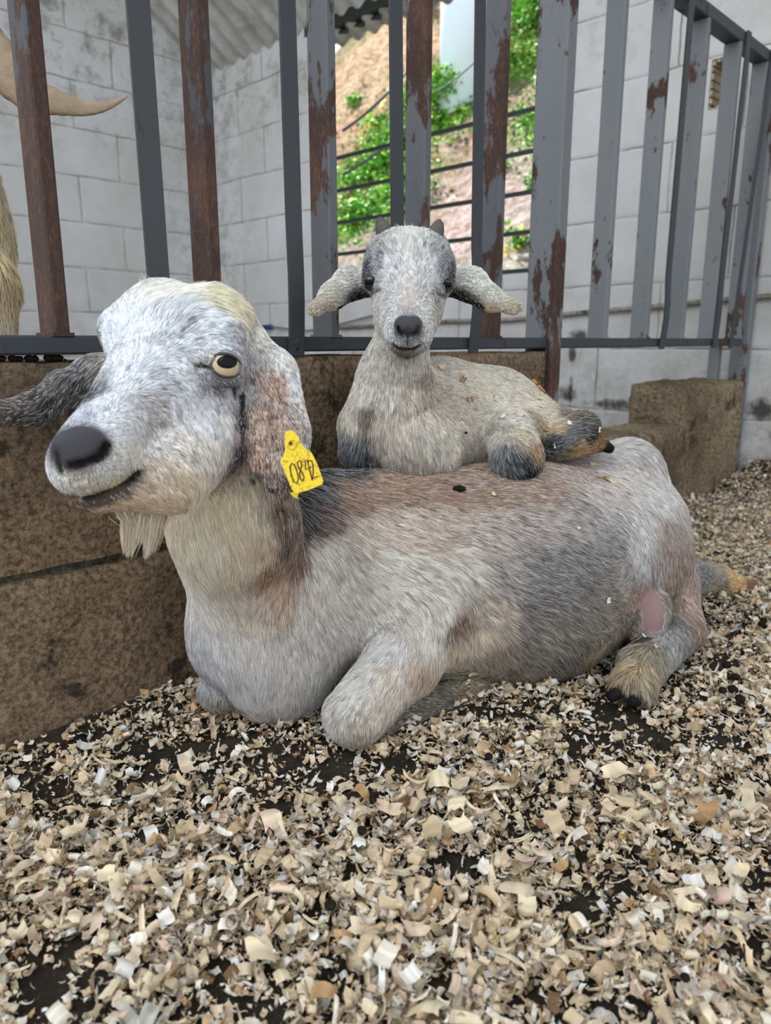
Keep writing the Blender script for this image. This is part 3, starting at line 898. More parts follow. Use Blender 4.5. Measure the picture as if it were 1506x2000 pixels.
def leaves(name, pts, nrm_up, size, cols, parent=None, origin=None, seed=0):
    r = np.random.default_rng(seed)
    n = len(pts)
    base = np.array([[0, 0, 0], [0.5, 0.28, 0.06], [1.0, 0, 0.0], [0.5, -0.28, 0.06]])
    R = rots(r, n, 0.9)
    sc = size * r.uniform(0.6, 1.4, n)
    W = np.einsum('nij,vj->nvi', R, base) * sc[:, None, None] + pts[:, None, :]
    q = np.arange(n * 4).reshape(n, 4)
    lc = np.array(cols)[r.integers(0, len(cols), n)] * r.uniform(0.75, 1.2, (n, 1))
    return mesh_np(name, W.reshape(-1, 3), q, leaf_mat, parent, smooth=False, origin=origin, cols=np.repeat(lc, 4, axis=0))
leaf_mat = attr_mat('leaf', 0.55, 0.3)
stem_mat = plain('plant_stem', srgb(110, 120, 70), 0.8)
BU = [(775, 300, 60, 'bushy bright green plant low on the slope behind the second pair of fence bars', 900), (722, 345, 42, 'small bright green bush above the second window cross bar at the left', 520),
      (700, 425, 40, 'green bush at the lower left corner of the window view', 520), (935, 130, 62, 'tall leafy green bush growing beside the water tank', 1100), (880, 205, 46, 'bush with small yellow flowers at the foot of the water tank', 700),
      (820, 240, 46, 'sprawling green bush left of the tank foot, under the brown bank', 650), (790, 395, 44, 'bright green bush over the kid goat\'s horns', 520), (1035, 50, 48, 'green bush at the top right of the slope', 650),
      (820, 40, 40, 'grey green twiggy bush at the top of the brown bank beside the tank', 450), (1030, 240, 22, 'little green tuft near the right edge of the window view', 160), (1010, 480, 26, 'pale green weed low on the slope above the window bottom', 180),
      (985, 330, 16, 'tiny green weed in the middle of the pale bare slope', 90), (690, 210, 24, 'thin grass tuft under the brown bank at the window\'s left edge', 200), (1045, 365, 20, 'small weed on pale soil by the window\'s right jamb', 120), (715, 30, 40, 'dry grey green bush crowning the brown bank at the window\'s top left', 450)]
for k, (a, b_, rp, lab, n) in enumerate(BU):
    p = hill_hit(a, b_); zc_ = pix(p)[2]; r = rp / FPX * zc_
    e = empty('bush', p, lab, 'bush', 'bushes on the slope')
    g = rng.normal(0, 1, (n, 3)); g /= np.linalg.norm(g, axis=1)[:, None]
    cl = rng.normal(0, 0.55, (9, 3)); ci = rng.integers(0, 9, n)
    pts = p + (cl[ci] * 0.75 + g * rng.uniform(0.15, 0.6, (n, 1))) * r * np.array([1, 1, 0.9]) + np.array([0, 0, r * 0.35])
    cs = leaf_cols if k not in (8, 14) else [srgb(130, 150, 110), srgb(160, 165, 140), srgb(100, 125, 80)]
    leaves('foliage', pts, None, 0.055 if r > 0.12 else 0.04, cs, e, seed=k)
    b = MB()
    for j in range(6):
        q1 = p + cl[j] * r * 0.75 + np.array([0, 0, r * 0.3])
        b.tube([p - np.array([0, 0, 0.06]), (p + q1) / 2 + np.array([0, 0, 0.03]), q1], [0.008, 0.006, 0.003], 6)
    b.build('stem', stem_mat, e)
    if 'yellow' in lab or 'low on the slope' in lab or 'beside the water' in lab:
        m = 45
        g = rng.normal(0, 1, (m, 3)); g /= np.linalg.norm(g, axis=1)[:, None]
        pts = p + g * r * 0.95 - V * 0 + np.array([0, 0, r * 0.3]) - U * r * 0.4
        o = leaves('flowers', pts, None, 0.035, [srgb(250, 225, 40)], e, seed=100 + k); o['kind'] = 'stuff'
# low ground cover on the green band
n = 5200
pa = np.array([(a, b_) for a, b_, c in HC if c[1] > c[0] + 12]);
pts = []
for k in range(n):
    a, b_ = pa[rng.integers(0, len(pa))]
    a += rng.normal(0, 34); b_ += rng.normal(0, 34)
    pts.append((a, b_))
hp_cache = {}
P3 = []
for a, b_ in pts:
    key = (int(a // 6), int(b_ // 6))
    if key not in hp_cache: hp_cache[key] = hill_hit(key[0] * 6 + 3, key[1] * 6 + 3)
    p = hp_cache[key] + rng.normal(0, 0.03, 3); d = p - F0
    p[2] = hillz(np.array(d @ U), np.array(d @ V)) + rng.uniform(0, 0.05)
    P3.append(p)
o = leaves('ground_cover_foliage', np.array(P3), None, 0.045, leaf_cols, seed=77)
tag(o, 'low green weeds covering the slope outside the window', 'weeds', kind='stuff')
# cables sagging outside, and dry twigs
cb = plain('cable_black', srgb(70, 78, 84), 0.6)
for nm, lab, P0, P1, sag, zz, rr_ in (('cable', 'thin dark cable sagging from the window\'s left edge up to the right', (670, 255), (830, 95), 0.03, 3.2, 0.006),
                                      ('cable', 'second thin cable crossing behind the window cross bars at the left', (672, 340), (800, 240), 0.02, 3.3, 0.006),
                                      ('cable', 'fine cable passing in front of the water tank', (850, 180), (930, 118), 0.01, 3.3, 0.004)):
    A_, B_ = P(*P0, zz), P(*P1, zz + 0.25)
    tt = np.linspace(0, 1, 14)
    pts = [A_ + (B_ - A_) * k - ZA * sag * 4 * k * (1 - k) for k in tt]
    o = MB().tube(pts, rr_, 6).build(nm, cb, smooth=True, origin=pts[0]); tag(o, lab, 'cable')
# ---------------------------------------------------------------- implicit bodies
def unit(v): v = np.asarray(v, float); return v / np.linalg.norm(v)
def wv(rx, uy, fz):
    """direction given as (right, up, away) of the view -> world"""
    return unit(RGT * rx + UPV * uy + FWD * fz)
class Sdf:
    def __init__(s): s.p = []
    def cone(s, a, b, ra=None, rb=None, k=0.02, sub=False, squash=None):
        """a,b = (px,py,zc,r_px)"""
        A, B = P(*a[:3]), P(*b[:3]); RA, RB = a[3] * a[2] / FPX, b[3] * b[2] / FPX
        s.p.append(('c', A, B, RA, RB, k, sub, squash)); return s
    def chain(s, pts, k=0.02, squash=None, sub=False):
        for a, b in zip(pts[:-1], pts[1:]): s.cone(a, b, k=k, squash=squash, sub=sub)
        return s
    def ball(s, a, k=0.02, sub=False): return s.cone(a, (a[0] + 0.01, a[1], a[2], a[3]), k=k, sub=sub)
    def ell(s, c, rad, axes, k=0.02, sub=False):
        """centre world, radii (3) metres, axes rows"""
        s.p.append(('e', np.asarray(c, float), np.asarray(axes, float), np.asarray(rad, float), None, k, sub, None)); return s
    def __call__(s, X):
        d = np.full(len(X), 9.0)
        for p in s.p:
            k, sub = p[5], p[6]
            if p[0] == 'c':
                A, B, RA, RB, sq = p[1], p[2], p[3], p[4], p[7]
                ab = B - A; L2 = ab @ ab + 1e-12
                q = X - A
                if sq is not None:
                    n, f = sq
                    q = q + ((f - 1) * (q @ n))[:, None] * n
                    ab = ab + (f - 1) * (ab @ n) * n; L2 = ab @ ab + 1e-12
                t = np.clip((q @ ab) / L2, 0, 1)
                w = q - t[:, None] * ab
                l = np.linalg.norm(w, axis=1)
                dd = l - (RA + (RB - RA) * t)
                if sq is not None:
                    g = (w @ n) / (l + 1e-9)
                    dd = dd / np.sqrt(1 + (f * f - 1) * g * g)
            else:
                c, ax, rad = p[1], p[2], p[3]
                q = (X - c) @ ax.T
                k0 = np.linalg.norm(q / rad, axis=1); k1 = np.linalg.norm(q / rad ** 2, axis=1)
                dd = k0 * (k0 - 1) / (k1 + 1e-9)
                dd = np.where(k0 < 1e-6, -rad.min(), dd)
            if sub:
                h = np.clip(0.5 - 0.5 * (d + dd) / k, 0, 1)
                d = d * (1 - h) - dd * h + k * h * (1 - h)
            else:
                h = np.clip(0.5 + 0.5 * (dd - d) / k, 0, 1)
                d = dd * (1 - h) + d * h - k * h * (1 - h)
        return d
    def hit(s, px, py, near=0.3, far=2.0):
        r = ray(px, py); l = np.linalg.norm(r); t = near
        for _ in range(90):
            d = float(s((CAM + r * t)[None])[0])
            t += max(d, 0.0004) * 0.8 / l
            if d < 0.0004 or t > far: break
        return CAM + r * t, (t < far), t
    def grad(s, X, e=0.0015):
        g = np.zeros_like(X)
        for i in range(3):
            o = np.zeros(3); o[i] = e
            g[:, i] = s(X + o) - s(X - o)
        return g / (np.linalg.norm(g, axis=1)[:, None] + 1e-12)
    def mesh(s, lo, hi, h):
        lo = np.array(lo, float); n = np.ceil((np.array(hi) - lo) / h / 12).astype(int)
        Bs = 12
        N = n * Bs
        D = np.empty(tuple(N), dtype=np.float32)
        bc = np.stack(np.meshgrid(*[np.arange(k) for k in n], indexing='ij'), -1).reshape(-1, 3)
        ctr = lo + (bc * Bs + (Bs - 1) / 2) * h
        dc = s(ctr)
        hd = Bs * h * math.sqrt(3) / 2
        loc = np.stack(np.meshgrid(*[np.arange(Bs)] * 3, indexing='ij'), -1).reshape(-1, 3)
        for (bi, d) in zip(bc, dc):
            sl = tuple(slice(b * Bs, (b + 1) * Bs) for b in bi)
            if abs(d) > hd * 1.25 + 0.012: D[sl] = d
            else: D[sl] = s(lo + (bi * Bs + loc) * h).reshape(Bs, Bs, Bs)
        ins = D < 0
        c = ins[:-1, :-1, :-1]
        cnt = np.zeros(c.shape, np.int8)
        for a in (0, 1):
            for b in (0, 1):
                for e in (0, 1):
                    cnt += ins[a:a + c.shape[0], b:b + c.shape[1], e:e + c.shape[2]]
        act = (cnt > 0) & (cnt < 8)
        ci = np.argwhere(act)
        idx = -np.ones(c.shape, np.int32); idx[act] = np.arange(len(ci))
        acc = np.zeros((len(ci), 3)); m = np.zeros(len(ci))
        corners = np.array([(a, b, e) for a in (0, 1) for b in (0, 1) for e in (0, 1)])
        vals = np.stack([D[ci[:, 0] + a, ci[:, 1] + b, ci[:, 2] + e] for a, b, e in corners], 1)
        for i in range(8):
            for j in range(i + 1, 8):
                if np.abs(corners[i] - corners[j]).sum() != 1: continue
                a, b = vals[:, i], vals[:, j]
                cr = (a < 0) != (b < 0)
                t = np.where(cr, a / np.where(cr, a - b, 1), 0)
                acc += np.where(cr[:, None], corners[i] + t[:, None] * (corners[j] - corners[i]), 0); m += cr
        verts = lo + (ci + acc / m[:, None]) * h
        quads = []
        for ax in range(3):
            o1, o2 = [(1, 2), (2, 0), (0, 1)][ax]
            sl0 = [slice(1, -1)] * 3; sl1 = [slice(1, -1)] * 3
            sl0[ax] = slice(0, -1); sl1[ax] = slice(1, None)
            A_, B_ = ins[tuple(sl0)], ins[tuple(sl1)]
            base = np.array([1, 1, 1]); base[ax] = 0
            for sgn, mk in ((1, A_ & ~B_), (-1, ~A_ & B_)):
                e = np.argwhere(mk) + base
                if len(e) == 0: continue
                d1 = np.zeros(3, int); d1[o1] = 1; d2 = np.zeros(3, int); d2[o2] = 1
                g = lambda p: idx[p[:, 0], p[:, 1], p[:, 2]]
                qd = np.stack([g(e - d1 - d2), g(e - d2), g(e), g(e - d1)], 1)
                if sgn < 0: qd = qd[:, ::-1]
                quads.append(qd)
        quads = np.vstack(quads)
        quads = quads[(quads >= 0).all(1)]
        # two projection steps onto the surface
        for _ in range(2):
            g = s.grad(verts); d = s(verts)
            verts = verts - g * np.clip(d, -h * 0.6, h * 0.6)[:, None]
        return verts, quads

class Coat:
    """anchors on the visible skin: colour, hair direction, hair length; everything in between is blended in 3-D"""
    def __init__(s, sdf, rows, off=()):
        pos, col, dr, ln, vr = [], [], [], [], []
        for row in rows:
            px, py, dx, dy, L, c = row[:6]
            dz = row[6] if len(row) > 6 and row[6] is not None else 0.0
            v = row[7] if len(row) > 7 else 0.22
            p, ok, t = sdf.hit(px, py)
            if not ok: print('anchor misses', px, py); continue
            pos.append(p); col.append(srgb(*c)); dr.append(RGT * dx - UPV * dy + FWD * dz); ln.append(L / 1000.0); vr.append(v)
        s.pos = np.array(pos); s.col = np.array(col); s.dir = np.array(dr); s.ln = np.array(ln); s.vr = np.array(vr)
        s.feat = []
    def mark(s, pts, r, soft, colr, lm=1.0):
        s.feat.append((np.array(pts), r, soft, np.array(srgb(*colr)), lm))
    def at(s, X, power=2.0, eps=0.008):
        col = np.zeros((len(X), 3)); dr = np.zeros((len(X), 3)); ln = np.zeros(len(X)); vr = np.zeros(len(X))
        for a in range(0, len(X), 40000):
            x = X[a:a + 40000]
            d2 = ((x[:, None, :] - s.pos[None]) ** 2).sum(-1) + eps * eps
            w = 1 / d2 ** power
            w /= w.sum(1)[:, None]
            wc = w ** 1.3; wc /= wc.sum(1)[:, None]
            col[a:a + 40000] = wc @ s.col; dr[a:a + 40000] = w @ s.dir; ln[a:a + 40000] = w @ s.ln; vr[a:a + 40000] = w @ s.vr
        for pts, r, soft, c, lm in s.feat:
            d = np.full(len(X), 9.0)
            for a, b in zip(pts[:-1], pts[1:]):
                ab = b - a; t = np.clip(((X - a) @ ab) / (ab @ ab + 1e-12), 0, 1)
                d = np.minimum(d, np.linalg.norm(X - a - t[:, None] * ab, axis=1))
            w = np.clip((r + soft - d) / soft, 0, 1); w = w * w * (3 - 2 * w)
            col = col * (1 - w[:, None]) + c * w[:, None]
            ln = ln * (1 - w + w * lm)
        return col, dr, ln, vr

hair_mat = MT('goat_hair')
_c = hair_mat.n('ShaderNodeAttribute', attribute_name='col').outputs['Color']
hair_mat.fin(_c, 0.55, 0.25)
hair_mat = hair_mat.m
skin_mat = attr_mat('goat_skin', 0.75, 0.2, 0.62)

def jitter3(X, scale, seed):
    """smooth pseudo-random 3-vectors over space (trig lattice, cheap)"""
    r = np.random.default_rng(seed)
    out = np.zeros_like(X)
    for _ in range(5):
        k = r.normal(0, scale, (3, 3)); ph = r.uniform(0, 6.28, 3)
        out += np.sin(X @ k + ph)
    return out / 2.3

def make_fur(name, sdf, verts, quads, coat, n, parent, r0=0.00032, lift=0.30, lenmul=1.0, seed=1, back_keep=0.35, bare=None, clump=0.005):
    r = np.random.default_rng(seed)
    tri = np.vstack([quads[:, [0, 1, 2]], quads[:, [0, 2, 3]]])
    a, b, c = verts[tri[:, 0]], verts[tri[:, 1]], verts[tri[:, 2]]
    nn = np.cross(b - a, c - a); ar = np.linalg.norm(nn, axis=1); nrm = nn / (ar[:, None] + 1e-12)
    ctr = (a + b + c) / 3
    view = CAM - ctr; dist = np.linalg.norm(view, axis=1); fac = (nrm * view).sum(1) / dist
    w = ar * np.where(fac < -0.25, back_keep, 1.0) / dist ** 1.3 * np.where(ctr[:, 2] < -0.005, 0.1, 1)
    w /= w.sum()
    ti = r.choice(len(tri), n, p=w)
    u, v = r.random(n), r.random(n); f = u + v > 1; u[f], v[f] = 1 - u[f], 1 - v[f]
    X = a[ti] + u[:, None] * (b - a)[ti] + v[:, None] * (c - a)[ti]
    N = sdf.grad(X)
    col, dr, ln, vr = coat.at(X)
    if bare is not None:
        ln = ln * bare(X)
    keep = ln > 0.0012
    X, N, col, dr, ln, vr = X[keep], N[keep], col[keep], dr[keep], ln[keep], vr[keep]
    n = len(X)
    dr = dr / (np.linalg.norm(dr, axis=1)[:, None] + 1e-9)
    dr = dr + jitter3(X, 60, seed) * 0.16 + jitter3(X, 200, seed + 1) * 0.10 + r.normal(0, 0.10, (n, 3))
    T = dr - (dr * N).sum(1)[:, None] * N
    T /= (np.linalg.norm(T, axis=1)[:, None] + 1e-9)
    L = ln * np.where(ln > 0.011, 1.25, 1.0) * lenmul * r.uniform(0.55, 1.25, n)
    lf = lift * r.uniform(0.5, 1.6, n) * (1 + 0.005 / (L + 0.001))
    K = 5
    t = np.linspace(0, 1, K)
    # rise out of the skin and bend down along it
    up = (t * (1 - 0.55 * t))[None, :] * lf[:, None] * L[:, None]
    Pn = X[:, None, :] + (t[None, :] * L[:, None])[..., None] * T[:, None, :] + up[..., None] * N[:, None, :]
    Pn[:, :, 2] -= (t ** 2)[None, :] * L[:, None] * 0.10
    # clumps: tips of neighbours pull together
    key = np.floor((X + jitter3(X, 90, 9) * 0.0015) / clump).astype(np.int64)
    hk = key[:, 0] * 73856093 ^ key[:, 1] * 19349663 ^ key[:, 2] * 83492791
    _, inv = np.unique(hk, return_inverse=True); inv = inv.ravel()
    cnt = np.bincount(inv)
    tipm = np.stack([np.bincount(inv, Pn[:, -1, i]) / cnt for i in range(3)], -1)
    pull = 0.45 * (t ** 1.5)
    Pn = Pn + pull[None, :, None] * (tipm[inv][:, None, :] - Pn[:, -1:, :])
    Pn += (N * (-np.minimum(0.0008, 0.06 * L))[:, None])[:, None, :]
    # colours: each hair its own shade, clumps share a shade
    cs = r.normal(0, 1, len(cnt))[inv]
    sh = 1.04 + vr * (0.85 * r.normal(0, 1, n) + 0.75 * cs)
    sh = np.clip(sh, 0.22, 1.75)
    C = col * 1.18 * sh[:, None]
    grey = C.mean(1)[:, None]
    pale = (r.random(n) < np.clip(vr * 0.55, 0, 0.5))[:, None]
    C = np.where(pale, np.clip(C * 0.5 + 0.42, 0, 0.9), C)
    C = np.clip(C, 0.004, 0.92)
    hc = bpy.data.hair_curves.new(name)
    hc.add_curves([K] * n)
    org = np.array(wloc(parent))
    hc.attributes['position'].data.foreach_set('vector', (Pn - org).astype(np.float32).ravel())
    ra = hc.attributes.get('radius') or hc.attributes.new('radius', 'FLOAT', 'POINT')
    rad = (r0 * r.uniform(0.7, 1.3, n))[:, None] * np.array([1.0, 1.0, 0.85, 0.55, 0.12])[None, :]
    ra.data.foreach_set('value', rad.astype(np.float32).ravel())
    ca = hc.attributes.new('col', 'FLOAT_COLOR', 'CURVE')
    cc = np.ones((n, 4), np.float32); cc[:, :3] = C
    ca.data.foreach_set('color', cc.ravel())
    hc.materials.append(hair_mat)
    o = bpy.data.objects.new(name, hc); link(o, parent)
    print(name, n)
    return o

# ================================================================ the doe
G = Sdf()
# torso, lying on her chest, head to the left
G.cone((540, 1290, .950, 102), (600, 1130, .985, 160), k=.05)
G.cone((600, 1130, .985, 150), (850, 1125, 1.06, 192), k=.05)
G.cone((850, 1125, 1.06, 192), (1010, 1118, 1.10, 204), k=.05)
G.cone((1010, 1118, 1.10, 204), (1180, 1075, 1.17, 160), k=.05)
G.cone((570, 1010, .95, 78), (720, 1005, 1.03, 82), k=.05)
# neck
G.cone((410, 800, .745, 92), (455, 1010, .815, 104), k=.04)
G.cone((455, 1010, .815, 104), (490, 1230, .92, 104), k=.05)
G.cone((490, 1230, .92, 104), (540, 1290, .950, 100), k=.04)
# hip, thigh, hock, foot
G.cone((1150, 960, 1.19, 80), (1222, 926, 1.20, 62), k=.03)
G.cone((1222, 935, 1.20, 64), (1262, 1010, 1.18, 62), k=.03)
G.cone((1262, 1010, 1.18, 62), (1300, 1135, 1.155, 56), k=.02)
G.cone((1300, 1135, 1.155, 56), (1322, 1225, 1.12, 48), k=.015)
G.cone((1322, 1232, 1.11, 46), (1255, 1298, 1.0, 40), k=.015)
G.cone((1255, 1298, 1.0, 40), (1236, 1335, .965, 36), k=.012)
G.cone((1222, 1338, .955, 17), (1196, 1360, .945, 11), k=.004)
G.cone((1254, 1345, .955, 19), (1238, 1370, .938, 13), k=.004)
# rear body behind the thigh, far hind leg stretched out
G.cone((1180, 1090, 1.24, 130), (1270, 1130, 1.27, 66), k=.03)
G.cone((1290, 1120, 1.30, 40), (1400, 1134, 1.36, 31), k=.02)
G.cone((1400, 1134, 1.36, 31), (1462, 1152, 1.37, 19), k=.01)
# udder
G.ell(P(1262, 1200, 1.055), (0.030, 0.043, 0.034), [wv(1, -.25, 0), wv(.25, 1, 0), FWD], k=.006)
# near foreleg, folded
G.cone((850, 1180, .975, 78), (790, 1290, .915, 66), k=.03)
G.cone((790, 1290, .915, 68), (694, 1396, .865, 60), k=.012)
G.cone((716, 1415, .885, 38), (850, 1375, .955, 34), k=.008)
G.cone((850, 1375, .955, 34), (935, 1342, 1.0, 24), k=.008)
# far foreleg
G.cone((450, 1215, .96, 52), (428, 1342, .915, 38), k=.008)
G.cone((428, 1350, .915, 38), (520, 1365, 1.0, 26), k=.006)
# ---- head
G.cone((302, 664, .712, 94), (405, 662, .715, 102), k=.02)
G.ball((310, 600, .715, 44), k=.02)
G.cone((325, 690, .685, 88), (190, 872, .605, 60), k=.02)
G.cone((190, 880, .605, 62), (158, 908, .592, 62), k=.02)
G.cone((180, 958, .612, 42), (330, 925, .655, 62), k=.012)
G.cone((330, 925, .655, 60), (394, 858, .700, 76), k=.03)
G.cone((340, 780, .672, 82), (384, 850, .690, 78), k=.03)
G.cone((370, 640, .672, 50), (436, 660, .668, 40), k=.02)        # brow of the near eye
G.ball((232, 640, .715, 34), k=.015)                              # brow of the far eye
EYE_C = P(441, 714, .658); EYE_R = 0.0150
G.ball((440, 714, .660, 40), k=.014)
# near ear, long and flat
ne = unit(wv(-.20, 0.10, 1.0))
G.cone((490, 672, .715, 34), (523, 735, .700, 56), k=.012, squash=(ne, 2.6))
G.chain([(523, 735, .700, 58), (536, 850, .690, 69), (550, 915, .690, 50), (556, 948, .692, 22)], k=.006, squash=(ne, 4.5))
# far ear, reaching away to the left
fe = unit(wv(.25, 0.55, 1.0))
G.chain([(240, 728, .735, 44), (190, 738, .735, 42), (130, 765, .722, 38), (60, 800, .705, 28), (0, 808, .695, 21), (-50, 806, .69, 14)], k=.010, squash=(fe, 2.6))
G.chain([(170, 760, .718, 12), (90, 800, .700, 8), (20, 812, .688, 5)], k=.004, sub=True)
# sockets, nostril, mouth
vd = unit(CAM - EYE_C)
ex = unit(np.cross(vd, wv(.10, 1, 0))) * -1
ey = unit(np.cross(ex, vd)) * -1
if ey @ UPV < 0: ey = -ey
if ex @ RGT < 0: ex = -ex
exr = unit(ex * math.cos(.12) + ey * math.sin(-.12)); eyr = unit(np.cross(vd, exr)); eyr = eyr if eyr @ UPV > 0 else -eyr
G.ell(EYE_C + vd * 0.0175, (0.0132, 0.0104, 0.0100), [exr, eyr, vd], k=.0025, sub=True)
p_, ok_, t_ = G.hit(398, 716)
G.cone((412, 716, t_ + .001, 4.5), (386, 712, t_ + .004, 2.5), k=.004, sub=True)
G0 = Sdf(); G0.p = list(G.p)
def zs(px, py):
    p, ok, t = G0.hit(px, py); return t
mth = [(112, 958), (140, 968), (170, 970), (200, 964), (230, 951), (256, 934), (272, 919)]
G.chain([(a, b, zs(a, b) + .0005, 8.0 - 0.5 * i) for i, (a, b) in enumerate(mth)], k=.002, sub=True)
# nose pad and nostrils
G.ell(P(155, 866, zs(155, 866) + .005), (0.0195, 0.0125, 0.010), [wv(1, .04, .5), wv(0, 1, -.25), wv(-.5, .25, 1)], k=.006)
G1 = Sdf(); G1.p = list(G.p)
def zs1(px, py): return G1.hit(px, py)[2]
G.chain([(a, b, zs1(a, b) + .001, w) for a, b, w in ((203, 872, 5), (200, 886, 7.5), (184, 897, 6), (160, 905, 4.0), (140, 908, 3))], k=.004, sub=True)
G.chain([(a, b, zs1(a, b) + .001, w) for a, b, w in ((112, 880, 3), (113, 895, 4))], k=.003, sub=True)
G.chain([(a, b, zs1(a, b), 2.2) for a, b in ((117, 898), (118, 918))], k=.003, sub=True)
